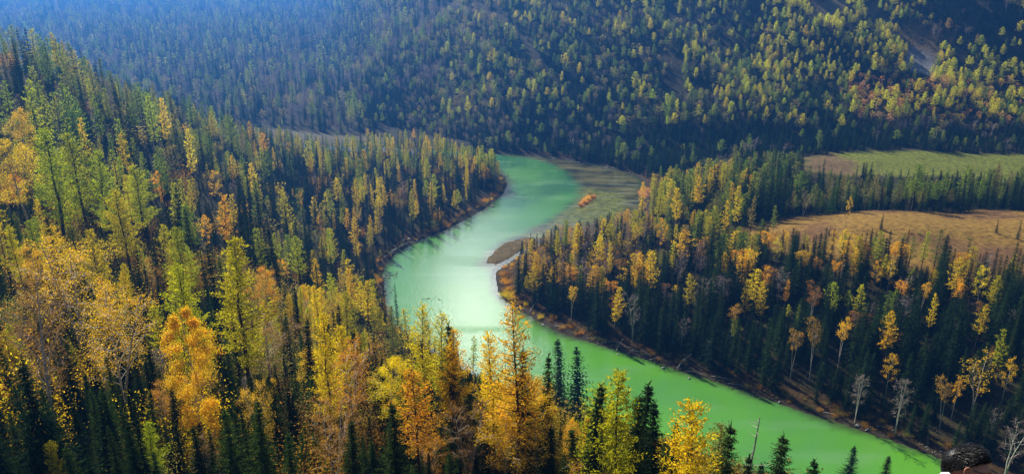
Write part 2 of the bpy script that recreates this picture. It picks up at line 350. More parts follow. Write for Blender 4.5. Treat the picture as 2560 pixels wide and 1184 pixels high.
bed = mixc(aa.outputs['Fac'], bed, mixc(mrange(tnoise(.3, 5), .35, .65), (0.070, 0.085, 0.014), (0.15, 0.155, 0.03)))
bed = mixc(mrange(tnoise(0.11, 7, (.35, 2.2, 1), .2), .56, .68, 0, .7), bed, (0.17, 0.19, 0.14))  # pale streaks standing in for reflected sky, mixed into the bed colour
sa = n.new('ShaderNodeAttribute'); sa.attribute_name = 'shallow'; ea = n.new('ShaderNodeAttribute'); ea.attribute_name = 'edge'
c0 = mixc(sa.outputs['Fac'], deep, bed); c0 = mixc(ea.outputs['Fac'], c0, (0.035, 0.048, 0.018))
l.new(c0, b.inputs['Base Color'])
ruf = mrange(tnoise(0.03, 6, (.55, 1.6, 1)), .52, .66); rz = mrange(ruf, 0, 1, 0.17, 0.24); l.new(rz, b.inputs['Roughness'])
bst = mrange(ruf, 0, 1, 0.16, 0.30)
b.inputs['IOR'].default_value = 1.33
bw2 = n.new('ShaderNodeBump'); bw2.inputs['Strength'].default_value = .3; bw2.inputs['Distance'].default_value = .05; l.new(tnoise(3.5, 3, (1, .5, 1), .3), bw2.inputs['Height'])
bw = n.new('ShaderNodeBump'); l.new(bw2.outputs[0], bw.inputs['Normal']); bw.inputs['Strength'].default_value = 0.12; bw.inputs['Distance'].default_value = 0.25
l.new(tnoise(0.9, 4, (1, .55, 1), .4), bw.inputs['Height']); l.new(bst, bw.inputs['Strength']); l.new(bw.outputs[0], b.inputs['Normal'])
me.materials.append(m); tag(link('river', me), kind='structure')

# ------------------------------------------------------------------ trees: shapes
def trunk_line(h, rng, lean=0.02, k=7):
    t = np.linspace(0, 1, k); bx, by = rng.normal(size=2) * lean * h
    return np.c_[bx * t ** 1.5 + rng.normal(size=k) * .004 * h * (t > 0), by * t ** 1.5 + rng.normal(size=k) * .004 * h * (t > 0), h * t]
def at_line(L, t):
    h = L[-1, 2]; return np.array([np.interp(t * h, L[:, 2], L[:, i]) for i in range(3)])

def spruce(h, rng, lod):
    """lod 0 near, 1 middle, 2 far. returns (wood MB, crown MB)"""
    w, c = MB(), MB(); L = trunk_line(h, rng, .008); r0 = h * .0115
    w.tube(L - [0, 0, .3], [r0 * (1 - .93 * t) for t in np.linspace(0, 1, len(L))], (7, 5, 3)[lod])
    R = h * rng.uniform(.135, .18); nw = (int(h * 2.3), int(h * 1.5), 11)[lod]; nb = (9, 8, 6)[lod]
    z0 = rng.uniform(.03, .10)
    for i in range(nw):
        f = (i + rng.uniform(-.3, .3)) / nw; t = z0 + (1 - z0) * max(0, f); prof = (1 - t) ** .78 * (0.75 + .25 * min(1, t * 6))
        for j in range(nb):
            th = 2 * math.pi * (j / nb) + i * 2.4 + rng.normal() * .25; Lb = R * prof * rng.uniform(.62, 1.18) + .15
            if rng.uniform() < .07: Lb *= 1.25
            up = .35 - .75 * (1 - t) + rng.normal() * .1; d = np.array([math.cos(th), math.sin(th), 0])
            p0 = at_line(L, min(t, .995))
            k = (max(5, int(Lb * 5.5)), max(3, int(Lb * 2.8)), 2)[lod]
            s = np.linspace(.12, 1, k); droop = (up * s - .28 * s ** 2 + .18 * s ** 3)[:, None] * np.array([0, 0, 1])
            pts = p0 + (s[:, None] * d + droop) * Lb
            side = np.array([-d[1], d[0], 0])
            m_ = (3, 2, 2)[lod]; B = np.repeat(pts, m_, 0); sg = np.tile(([-1, 1, 0] if m_ == 3 else [-1, 1]), len(pts))[:, None]
            D = d * .75 + side * sg * .8 + rng.normal(size=B.shape) * .22 + np.array([0, 0, -.42])
            ln = np.repeat((1.25 - .75 * s), m_) * (.42, .62, 1.25)[lod] * (0.55 + .45 * prof) * rng.uniform(.7, 1.25, len(B))
            c.leaves(B, D, ln, ln * (.42, .5, .75)[lod], rng, lv=np.clip(rng.normal(.5, .22, len(B)) + .25 * (np.repeat(s, m_) - .6), 0, 1))  # sprays darker towards the trunk: crown interior shading put into the colour
    # leader
    B = np.repeat(at_line(L, .97)[None], 6, 0) + np.c_[np.zeros((6, 2)), np.linspace(0, .03 * h, 6)]
    c.leaves(B, rng.normal(size=(6, 3)) * [.5, .5, .2] + [0, 0, 1], (.5, .6, .9)[lod], (.16, .25, .4)[lod], rng)
    return w, c

def larch(h, rng, lod, thin=1.0, bare_low=.25):
    w, c = MB(), MB(); L = trunk_line(h, rng, .018); r0 = h * .0125
    w.tube(L - [0, 0, .3], [r0 * (1 - .9 * t) for t in np.linspace(0, 1, len(L))], (7, 5, 3)[lod])
    R = h * rng.uniform(.135, .185); nb = (int(h * 5.0), int(h * 3.0), 15)[lod]; z0 = rng.uniform(bare_low, bare_low + .18)
    ph = rng.uniform(0, 6.28, 6); 
    for i in range(nb):
        f = (i + rng.uniform()) / nb; t = z0 + (1 - z0) * f; th = i * 2.399 + rng.normal() * .35
        lump = .75 + .38 * math.sin(3 * th + 5 * t + ph[0]) * math.sin(11 * t + ph[1])
        prof = ((1 - f) ** .62) * min(1, .45 + f * 3.2)
        Lb = R * prof * lump * rng.uniform(.65, 1.2) + .25
        d = np.array([math.cos(th), math.sin(th), 0]); up = .12 + .55 * f + rng.normal() * .12
        p0 = at_line(L, min(t, .99)); k = 4
        s = np.linspace(0, 1, k); pts = p0 + (s[:, None] * d + (up * s - .22 * s + .30 * s ** 2)[:, None] * np.array([0, 0, 1])) * Lb
        if lod < 2: w.tube(pts, np.linspace(.05, .012, k) * (.4 + Lb / 4), 3)
        nt = (int(42 * Lb * thin), int(8.5 * Lb * thin), 4)[lod] + 2
        ss = rng.uniform(.12, 1.05, nt) ** .8
        B = np.array([np.interp(ss, s, pts[:, a_]) for a_ in range(3)]).T + rng.normal(size=(nt, 3)) * np.array([.17, .17, .10]) * (.6 + .35 * Lb) * (1, 1.1, 1.8)[lod]
        D = rng.normal(size=(nt, 3)) * .8 + d * .6 + [0, 0, .25]
        ln = (.21, .46, .95)[lod] * rng.uniform(.6, 1.35, nt)
        c.leaves(B, D, ln, ln * (.55, .6, .8)[lod], rng, lv=np.clip(rng.normal(.5, .25, nt) + rng.normal() * .12, 0, 1))
    B = np.repeat(at_line(L, .96)[None], 10, 0) + np.c_[rng.normal(size=(10, 2)) * .1, np.linspace(-.02 * h, .035 * h, 10)]
    c.leaves(B, rng.normal(size=(10, 3)) * [.6, .6, .2] + [0, 0, .8], (.35, .5, .9)[lod], (.16, .3, .5)[lod], rng)
    return w, c

def birch(h, rng, lod, leaf=1.0, spread=.2, forks=1, bare=False, weep=0.0, low=.28):
    w, c = MB(), MB()
    stems = []
    for q in range(forks):
        lean = 0.02 + (.07 * (forks > 1)); L = trunk_line(h * rng.uniform(.86, 1) if q else h, rng, lean); stems.append(L)
        w.tube(L - [0, 0, .3], [h * .0085 * (1 - .88 * t) + .015 for t in np.linspace(0, 1, len(L))], (6, 4, 3)[lod])
    for L in stems:
        H = L[-1, 2]; nl = (22, 15, 9)[lod]; z0 = rng.uniform(low, low + .14)
        for i in range(nl):
            f = (i + rng.uniform()) / nl; t = z0 + (.97 - z0) * f; th = i * 2.399 + rng.normal() * .5
            env = spread * h * (math.sin(math.pi * min(1, (f * .80 + .16))) ** .7) * rng.uniform(.7, 1.15)
            d = np.array([math.cos(th), math.sin(th), 0]); p0 = at_line(L, t); up = rng.uniform(.7, 1.35) * (1 - .25 * f)
            s = np.linspace(0, 1, 5); pts = p0 + (s[:, None] * d * (1 - .2 * s[:, None]) + ((up + .2) * s - (.35 + weep) * s ** 2)[:, None] * np.array([0, 0, 1])) * env
            if lod < 2 or bare: w.tube(pts, np.linspace(.034, .010, 5) * (.5 + env / 4), 3)
            nsub = (7, 5, 3)[lod]
            for j in range(nsub):
                u = rng.uniform(.3, 1); q0 = np.array([np.interp(u, s, pts[:, a_]) for a_ in range(3)])
                dd = d * .6 + rng.normal(size=3) * .6 + [0, 0, .35 - weep]; dd /= np.linalg.norm(dd); ll = env * rng.uniform(.25, .5)
                if lod == 0 or (bare and lod < 2): w.tube([q0, q0 + dd * ll * .5 + rng.normal(size=3) * .05, q0 + dd * ll + [0, 0, -weep * ll * .6]], [.022, .016, .008], 3)
                if bare:
                    nt = (9, 6, 4)[lod]; B = q0 + dd * ll * rng.uniform(.1, 1, (nt, 1))
                    D = dd + rng.normal(size=(nt, 3)) * .55 + [0, 0, .3]; ln = rng.uniform(.5, 1.1, nt) * (1, 1.1, 1.5)[lod]
                    c.leaves(B, D, ln, (.035, .07, .2)[lod], rng)
                else:
                    nt = int((56, 11, 4)[lod] * leaf * (.6 + .2 * ll)) + 1
                    sd = rng.uniform(0, 1.15, nt)[:, None]; B = q0 + dd * ll * sd + rng.normal(size=(nt, 3)) * (.30, .34, .6)[lod] * (.6 + .4 * ll) + np.c_[np.zeros((nt, 2)), -weep * ll * sd[:, 0] * rng.uniform(.5, 1.6, nt)]
                    D = rng.normal(size=(nt, 3)) + [0, 0, -.3 - weep]; ln = (.155, .40, .85)[lod] * rng.uniform(.6, 1.3, nt)
                    c.leaves(B, D, ln, ln * .7, rng, lv=np.clip(rng.normal(.5, .2, nt) + rng.normal() * .15, 0, 1))
    return w, c

def snag(h, rng, lod):
    w, c = MB(), MB(); L = trunk_line(h, rng, .04); w.tube(L - [0, 0, .3], [h * .011 * (1 - .85 * t) for t in np.linspace(0, 1, len(L))], 5)
    for i in range(26):
        t = rng.uniform(.3, .97); th = rng.uniform(0, 6.28); lb = h * .14 * (1.1 - t) * rng.uniform(.4, 1.3) + .3; d = np.array([math.cos(th), math.sin(th), rng.uniform(-.2, .6)]); p = at_line(L, t)
        c.tube([p, p + d * lb * .5, p + d * lb + [0, 0, .15 * lb]], [.035, .022, .008], 3)
    return w, c

def shrub(h, rng, lod):
    w, c = MB(), MB()
    for i in range(11):
        th = i * 2.4 + rng.normal() * .3; d = np.array([math.cos(th), math.sin(th), rng.uniform(.7, 2.2)]); d /= np.linalg.norm(d); l_ = h * rng.uniform(.55, 1.0)
        p = np.array([d * 0, d * l_ * .5 + [0, 0, .05 * h], d * l_]); w.tube(p, [.05, .03, .012], 3)
        n_ = (330, 60, 20)[lod]; B = d * l_ * rng.uniform(.25, 1.05, (n_, 1)) + rng.normal(size=(n_, 3)) * h * .13; B[:, 2] = np.abs(B[:, 2])
        ln = (.13, .38, .8)[lod] * rng.uniform(.6, 1.3, n_); c.leaves(B, rng.normal(size=(n_, 3)) + [0, 0, .3], ln, ln * .65, rng)
    return w, c

H0 = 20.0                                            # all prototypes are 20 m tall and scaled when placed
KINDS = {
    'spruce': (lambda r, lod: spruce(H0, r, lod), M_BARK, M_NEEDLE),
    'larch': (lambda r, lod: larch(H0, r, lod), M_BARK, M_LEAF),
    'thin_larch': (lambda r, lod: larch(H0, r, lod, .55, .4), M_BARK, M_LEAF),
    'birch': (lambda r, lod: birch(H0, r, lod, 1.3, .2, 1, False, .15), M_BIRCH, M_LEAF),
    'sparse_birch': (lambda r, lod: birch(H0, r, lod, .42, .2, 2), M_BIRCH, M_LEAF),
    'tall_birch': (lambda r, lod: birch(H0, r, lod, .75, .13, 2, False, 0, .52), M_BIRCH, M_LEAF),
    'weeping_birch': (lambda r, lod: birch(H0, r, lod, 3.4, .18, 1, False, .38, .10), M_BIRCH, M_LEAF),
    'bare_birch': (lambda r, lod: birch(H0, r, lod, 1, .17, 2, True), M_BIRCH, M_LEAF),
    'shrub': (lambda r, lod: shrub(5.0, r, lod), M_BARK, M_LEAF),
    'snag': (lambda r, lod: snag(H0, r, lod), M_DEAD, M_DEAD),
}
NVAR = {0: {'spruce': 5, 'larch': 5}, 1: {'spruce': 5, 'larch': 5, 'birch': 3}, 2: {'spruce': 4, 'larch': 4}}
PROTO = {}
def HK(t_): return 5.0 if t_['kind'] == 'shrub' else H0
def proto(kind, var, lod):
    k = (kind, var, lod)
    if k not in PROTO:
        fn, mw, mc = KINDS[kind]; rng = np.random.RandomState(abs(hash(kind)) % 1 + 1000 * lod + 17 * var + sum(map(ord, kind))); w, c = fn(rng, lod)
        PROTO[k] = (w.mesh('trunk', [mw]), c.mesh('crown', [mc]), w, c)
    return PROTO[k]
def nvar(kind, lod): return NVAR[lod].get(kind, 3 if lod < 2 else 2)

TINT = {
    'bright_gold': [(0.92, 0.62, 0.02)] * 3,
    'dark_green': [(0.055, 0.10, 0.016), (0.075, 0.13, 0.018), (0.045, 0.085, 0.016)],
    'spruce': [(0.024, 0.048, 0.012), (0.036, 0.062, 0.014), (0.018, 0.038, 0.014)],
    'green': [(0.21, 0.29, 0.025), (0.28, 0.34, 0.025), (0.15, 0.23, 0.03)],
    'lime': [(0.52, 0.50, 0.012), (0.60, 0.50, 0.015), (0.42, 0.47, 0.015)],
    'gold': [(0.86, 0.62, 0.012), (0.84, 0.54, 0.012), (0.78, 0.60, 0.015)],
    'orange': [(0.85, 0.50, 0.02), (0.82, 0.42, 0.02), (0.85, 0.54, 0.02)],
    'rust': [(0.40, 0.215, 0.025), (0.46, 0.26, 0.03), (0.32, 0.17, 0.045)],
    'olive': [(0.30, 0.27, 0.05), (0.36, 0.29, 0.06), (0.24, 0.24, 0.05)],
    'peach': [(0.62, 0.34, 0.09), (0.56, 0.33, 0.12), (0.66, 0.38, 0.08)],
    'twig': [(0.24, 0.17, 0.15), (0.28, 0.21, 0.19), (0.20, 0.15, 0.13)],
}
# ------------------------------------------------------------------ trees: where they stand
rng = np.random.RandomState(11)
trees = []          # dicts: x,y,z,h,kind,tint,colour,wd (width factor)
def add_tree(x, y, h, kind, colour, wd=1.0, hero=None, z=None):
    tint = np.array(TINT[colour][rng.randint(3)]) * rng.uniform(.85, 1.15) * np.array([rng.uniform(.93, 1.07), rng.uniform(.93, 1.07), 1])
    trees.append(dict(x=x, y=y, z=z, h=h, kind=kind, colour=colour, tint=tuple(np.clip(tint, 0, .9)), wd=wd, hero=hero))
def hero(px, py, h, kind, colour, wd=1.0, label=None):
    for f_ in (1, .88, .77, .66, .55):
        q = hit(px, py, h * f_)
        if q: h *= f_; break
    if q: add_tree(q[0], q[1], h, kind, colour, wd, label, q[2])

exec_heroes = [
    # px, py (tree top in the photo), height m, kind, colour, width factor, label
    (455, 752, 19, 'weeping_birch', 'bright_gold', .85, 'dense bright golden birch with drooping foliage, biggest solid yellow crown on the near left slope'),
    (575, 600, 27, 'larch', 'lime', 1.15, 'tall yellow green larch with a long dark bare trunk just right of the golden birch'),
    (150, 588, 19, 'sparse_birch', 'orange', 1.5, 'large spreading orange birch with pale trunk at the lower left'),
    (250, 720, 17, 'sparse_birch', 'orange', 1.2, 'open spreading orange brown birch between the orange birch and the golden one'),
    (660, 800, 15, 'sparse_birch', 'rust', 1.4, 'rusty half bare birch with arching pale branches right of the tall larch trunk'),
    (40, 700, 20, 'bare_birch', 'rust', .9, 'bare white birch with crooked twigs at the lower left corner'),
    (1300, 775, 25, 'thin_larch', 'orange', .9, 'tall forked orange larch whose thin top stands out against the pale river glare'),
    (1320, 930, 16, 'birch', 'orange', 1.1, 'bushy bright orange birch at the bottom beside two tall dark spruces'),
    (1262, 1010, 14, 'birch', 'orange', 1.2, 'low wide orange birch at the bottom edge left of the dark spruces'),
    (1400, 850, 27, 'spruce', 'spruce', 1.65, 'tall dark spruce with dense pointed top against the green river'),
    (1450, 872, 27, 'spruce', 'spruce', 1.65, 'broad dark spruce with drooping boughs rising into the green water'),
    (1485, 960, 22, 'spruce', 'spruce', 1.0, 'slim dark spruce between the two broad spruces and the yellow larches'),
    (1555, 930, 24, 'larch', 'lime', .95, 'yellow green larch with rounded top in front of the green river'),
    (1515, 965, 21, 'thin_larch', 'lime', 1.0, 'thin pale yellow larch leaning beside the dark spruces by the river'),
    (1600, 985, 22, 'spruce', 'spruce', 1.1, 'dark spruce crowded against the yellow larch at the bottom'),
    (1625, 955, 25, 'spruce', 'spruce', 1.25, 'bushy dark spruce with twin looking tip at the bottom by the river'),
    (1650, 1005, 21, 'spruce', 'spruce', 1.1, 'dark spruce left of the golden larch at the bottom'),
    (1742, 998, 23, 'larch', 'gold', 1.0, 'golden larch with orange lower boughs standing over the lower river'),
    (1690, 1060, 19, 'spruce', 'spruce', 1.0, 'short dark spruce just left of the golden larch'),
    (1808, 1065, 21, 'spruce', 'spruce', 1.05, 'pointed dark spruce right of the golden larch'),
    (1785, 1050, 20, 'thin_larch', 'olive', .9, 'thin olive larch behind the pointed spruce at the bottom'),
    (1858, 1045, 21, 'snag', 'twig', 1.2, 'bare dead tree with short bent twigs over the lower river'),
    (1885, 1140, 18, 'spruce', 'spruce', 1.0, 'small dark spruce tip under the bare dead tree'),
    (1945, 1085, 23, 'spruce', 'spruce', 1.3, 'lone dark spruce tip with ragged boughs over bright green water'),
    (2035, 1145, 20, 'spruce', 'spruce', 1.3, 'dark spruce tip barely entering the bottom edge over green water'),
    (2130, 1112, 23, 'spruce', 'spruce', 1.3, 'dark spruce tip right of centre at the bottom of the green river'),
    (2223, 1138, 22, 'spruce', 'spruce', 1.3, 'rightmost dark spruce tip over the green river'),
    (1905, 1148, 15, 'spruce', 'spruce', 1.1, 'little spruce beside the lone ragged spruce'),
    (960, 898, 16, 'birch', 'gold', 1.0, 'golden birch with dense rounded crown at the bottom centre left'),
    (1042, 925, 17, 'thin_larch', 'orange', 1.2, 'flat topped orange larch at the bottom centre'),
    (1235, 832, 23, 'larch', 'gold', 1.0, 'broad golden larch just below the pale glare on the river'),
    (1120, 822, 22, 'larch', 'gold', .8, 'narrow golden larch beside the dark spruce below the river glare'),
    (1138, 808, 23, 'spruce', 'spruce', .9, 'dark spruce topping the golden larches below the river glare'),
    (1180, 838, 20, 'larch', 'lime', .8, 'pale yellow larch between the golden larches below the glare'),
    (990, 712, 24, 'spruce', 'spruce', .6, 'very slim dark spruce spire at the edge of the wide green pool'),
    (1050, 762, 24, 'thin_larch', 'lime', .8, 'airy yellow green larch with thin top in front of the green pool'),
    (1098, 785, 23, 'thin_larch', 'lime', .85, 'second airy yellow larch against the green pool'),
    (1068, 805, 20, 'spruce', 'spruce', .8, 'dark spruce between the two airy larches'),
    (1020, 770, 22, 'thin_larch', 'lime', 1.1, 'leaning yellow larch with a flat windswept top at the pool edge'),
    (975, 770, 22, 'larch', 'olive', .8, 'olive gold larch on the bank left of the windswept larch'),
    (1265, 860, 20, 'snag', 'twig', .9, 'thin bare tree against the pale river glare'),
    (1362, 890, 19, 'spruce', 'spruce', .9, 'small slim spruce against the white river reflection'),
    (1305, 880, 20, 'spruce', 'spruce', .9, 'dark spruce behind the forked orange larch'),
    (800, 788, 22, 'larch', 'gold', .9, 'yellow gold larch with narrow wavy crown on the lower left slope'),
    (655, 665, 20, 'birch', 'orange', .9, 'orange topped birch above the rusty birch'),
    (740, 590, 23, 'larch', 'lime', 1.0, 'yellow green larch with forked look on the mid left slope'),
    (450, 660, 20, 'larch', 'lime', 1.25, 'conical lime larch directly above the big golden birch'),
    (435, 565, 20, 'larch', 'lime', 1.1, 'lime larch with rounded crown above the conical lime larch'),
    (910, 700, 22, 'larch', 'gold', 1.0, 'golden larch with bare lower trunk near the left river bank'),
    (870, 855, 17, 'sparse_birch', 'orange', 1.2, 'sparse orange birch with several pale stems on the lower slope'),
    (820, 1000, 12, 'bare_birch', 'rust', 1.0, 'bare brownish birch with fan of pale twigs near the bottom'),
    (1165, 985, 13, 'bare_birch', 'rust', .95, 'bare pinkish birch at the bottom centre among spruces'),
    (1345, 985, 15, 'birch', 'orange', 1.1, 'bright orange birch crown low at the bottom left of the two broad spruces'),
    (1380, 1080, 14, 'spruce', 'spruce', 1.1, 'low spruce under the tall dark spruce at the bottom'),
    (870, 1050, 15, 'spruce', 'spruce', 1.4, 'wide green spruce at the bottom edge beneath the bare birch'),
    (980, 1010, 18, 'spruce', 'spruce', 1.4, 'dense dark spruce under the golden birch at bottom centre'),
    (640, 1000, 16, 'spruce', 'dark_green', 1.3, 'mid green young spruce at the bottom right of the long dark trunk'),
    (560, 1020, 15, 'spruce', 'dark_green', 1.3, 'mid green young spruce left of the long dark trunk'),
    (95, 900, 18, 'spruce', 'spruce', 1.5, 'broad dark spruce in the lower left corner'),
    (105, 318, 27, 'larch', 'lime', 1.25, 'huge yellow green larch with dark trunk on the upper left slope'),
    (25, 345, 22, 'birch', 'gold', 1.3, 'bright golden birch at the left edge'),
    (175, 335, 26, 'larch', 'lime', 1.25, 'broad yellow green larch right of the huge larch'),
    (235, 380, 24, 'larch', 'lime', 1.1, 'yellow larch with open boughs on the left slope'),
    (135, 232, 22, 'larch', 'green', 1.0, 'fresh green larch above the yellow larches on the left slope'),
    (35, 275, 20, 'birch', 'orange', .9, 'small orange birch in the shade near the left edge'),
    (5, 205, 20, 'larch', 'green', 1.0, 'green larch cut by the left edge'),
    (335, 415, 23, 'larch', 'lime', 1.1, 'leaning lime larch in the middle of the left slope'),
    (290, 470, 22, 'larch', 'lime', 1.1, 'lime larch below the leaning one'),
    (535, 425, 14, 'birch', 'orange', .9, 'small glowing orange birch among dark spruces on the left slope'),
    (392, 428, 14, 'birch', 'orange', .7, 'small orange birch beside the leaning lime larch'),
    (508, 538, 12, 'birch', 'orange', .9, 'round little orange birch on the left slope'),
    (548, 490, 19, 'larch', 'orange', .9, 'orange gold larch on the left slope'),
    (465, 322, 22, 'larch', 'gold', .7, 'narrow golden larch on the hazy shoulder'),
    (235, 238, 19, 'larch', 'green', .7, 'slim pale green larch on the hazy shoulder'),
    (398, 245, 22, 'larch', 'gold', .8, 'yellow larch at the edge of the hazy shoulder'),
    (372, 240, 23, 'larch', 'lime', .9, 'lime larch at the edge of the hazy shoulder'),
    (470, 240, 21, 'larch', 'green', 1.0, 'pale green larch standing at the end of the hazy shoulder'),
    (570, 285, 23, 'larch', 'green', 1.1, 'green larch at the foot of the shoulder against blue mountain'),
    (2465, 665, 17, 'birch', 'gold', .8, 'teardrop shaped golden birch at the right edge of the far bank'),
    (2230, 778, 22, 'larch', 'gold', .85, 'tall yellow larch standing alone among dark spruces on the right bank'),
    (2232, 885, 14, 'birch', 'orange', 1.0, 'round orange birch below the tall yellow larch on the right bank'),
    (2462, 758, 17, 'larch', 'gold', .95, 'bright yellow cone shaped larch near the right edge'),
    (2340, 735, 18, 'larch', 'gold', .7, 'narrow yellow larch left of the cone shaped larch'),
    (2515, 828, 19, 'larch', 'lime', .95, 'rounded lime larch near the right edge'),
    (2315, 880, 20, 'spruce', 'spruce', 1.0, 'dark spruce right of the round orange birch'),
    (1992, 825, 18, 'tall_birch', 'rust', .8, 'rusty birch with white stem by the right bank'),
    (2045, 800, 21, 'tall_birch', 'rust', .9, 'taller rusty birch with white forked stem by the right bank'),
    (2115, 790, 20, 'tall_birch', 'orange', .7, 'slim orange birch right of the taller rusty birch'),
    (1970, 700, 12, 'larch', 'orange', .9, 'small orange larch among dark spruces on the right bank'),
    (1868, 700, 17, 'larch', 'gold', .8, 'gold larch with wavy outline left of the small orange larch'),
    (1910, 705, 17, 'larch', 'gold', .8, 'gold larch between its gold neighbour and the small orange larch'),
    (2465, 880, 20, 'sparse_birch', 'orange', 1.2, 'wide orange birch with many pale stems at the right'),
    (2375, 945, 17, 'tall_birch', 'rust', .9, 'rusty birch with white stem left of the wide orange birch'),
    (2400, 945, 14, 'birch', 'orange', .6, 'small orange birch in front of the wide pale stemmed birch'),
    (2530, 895, 15, 'birch', 'orange', .7, 'orange birch top at the right edge'),
    (2160, 920, 18, 'bare_birch', 'twig', .9, 'bare white birch near the lower right bank'),
    (2265, 940, 20, 'bare_birch', 'twig', .8, 'bare birch with two pale stems under the round orange birch'),
    (2550, 1040, 20, 'bare_birch', 'twig', 1.2, 'bare tree with drooping twigs at the right edge'),
    (2125, 590, 22, 'spruce', 'spruce', 1.0, 'tall dark spruce breaking the line of the brown meadow'),
    (2232, 650, 14, 'birch', 'orange', .7, 'deep orange birch in front of the brown meadow'),
    (2195, 650, 15, 'birch', 'gold', .8, 'golden birch left of the deep orange birch'),
    (1948, 590, 15, 'birch', 'gold', .8, 'yellow birch at the lower rim of the brown meadow'),
    (2085, 575, 15, 'birch', 'orange', .6, 'thin orange birch between dark spruces at the meadow rim'),
    (2320, 578, 18, 'larch', 'lime', .9, 'lime larch overlapping the brown meadow'),
    (2125, 492, 13, 'birch', 'orange', .6, 'single small orange tree on the crest of the brown meadow'),
    (1430, 715, 14, 'tall_birch', 'orange', .9, 'small orange birch with curved white trunk by the right bank'),
    (1530, 608, 19, 'larch', 'gold', .6, 'narrow golden larch column on the wooded point'),
    (1415, 548, 18, 'larch', 'lime', .9, 'lime larch at the tip of the wooded point'),
    (1395, 575, 17, 'larch', 'lime', .8, 'shorter lime larch at the tip of the wooded point'),
    (1590, 560, 16, 'birch', 'gold', .6, 'golden birch on the ridge of the wooded point'),
    (1655, 545, 18, 'birch', 'orange', .8, 'orange birch on the ridge of the wooded point'),
    (1700, 620, 18, 'bare_birch', 'twig', .8, 'bare white tree in the dark wood of the right bank'),
    (1745, 600, 18, 'bare_birch', 'twig', .7, 'second bare white tree in the dark wood of the right bank'),
    (1610, 455, 20, 'larch', 'gold', .9, 'golden larch at the edge of the shallow inlet'),
    (1650, 455, 22, 'larch', 'lime', .9, 'lime larch right of the golden larch by the inlet'),
    (1750, 440, 22, 'larch', 'gold', 1.0, 'bright yellow larch on the rise left of the brown meadow'),
    (1700, 470, 22, 'larch', 'gold', 1.0, 'golden larch in the yellow grove left of the brown meadow'),
    (1850, 465, 24, 'larch', 'gold', .8, 'layered golden larch at the left end of the brown meadow'),
    (1820, 500, 18, 'larch', 'gold', .8, 'small golden larch left of the layered one'),
    (1885, 490, 20, 'larch', 'olive', .8, 'olive larch at the left end of the brown meadow'),
    (1940, 515, 13, 'larch', 'green', .8, 'little green larch on the rim of the brown meadow'),
]
for hq in exec_heroes:
    hq = list(hq)
    if 950 < hq[0] < 1300 and hq[1] < 900: hq[2] *= .84
    elif 640 < hq[0] < 950 and hq[1] < 900: hq[2] *= .82
    hero(*hq)

_hx, _hy, _hd = project(np.array([(t_['x'], t_['y'], t_['z'] + t_['h']) for t_ in trees]))
_hp = np.array([t_['h'] for t_ in trees]) / _hd * F
_hw = np.array([t_['wd'] * {'spruce': .14, 'larch': .16, 'thin_larch': .13}.get(t_['kind'], .19) for t_ in trees]) * _hp
def sight(px, py, dep, hb):
    """lowest row a nearer crown may reach without hiding a remarkable tree"""
    o = np.full(len(px), -900.0); wpx = .12 * hb / dep * F
    for a in range(len(_hx)):
        m_ = (dep < _hd[a] - 1) & (np.abs(px - _hx[a]) < _hw[a] * .85 + wpx)
        o = np.where(m_, np.maximum(o, _hy[a] + np.where(dep < 150, min(.60 * _hp[a], 300), .68 * _hp[a])), o)
    return o
HX = np.array([t_['x'] for t_ in trees]); HY = np.array([t_['y'] for t_ in trees])

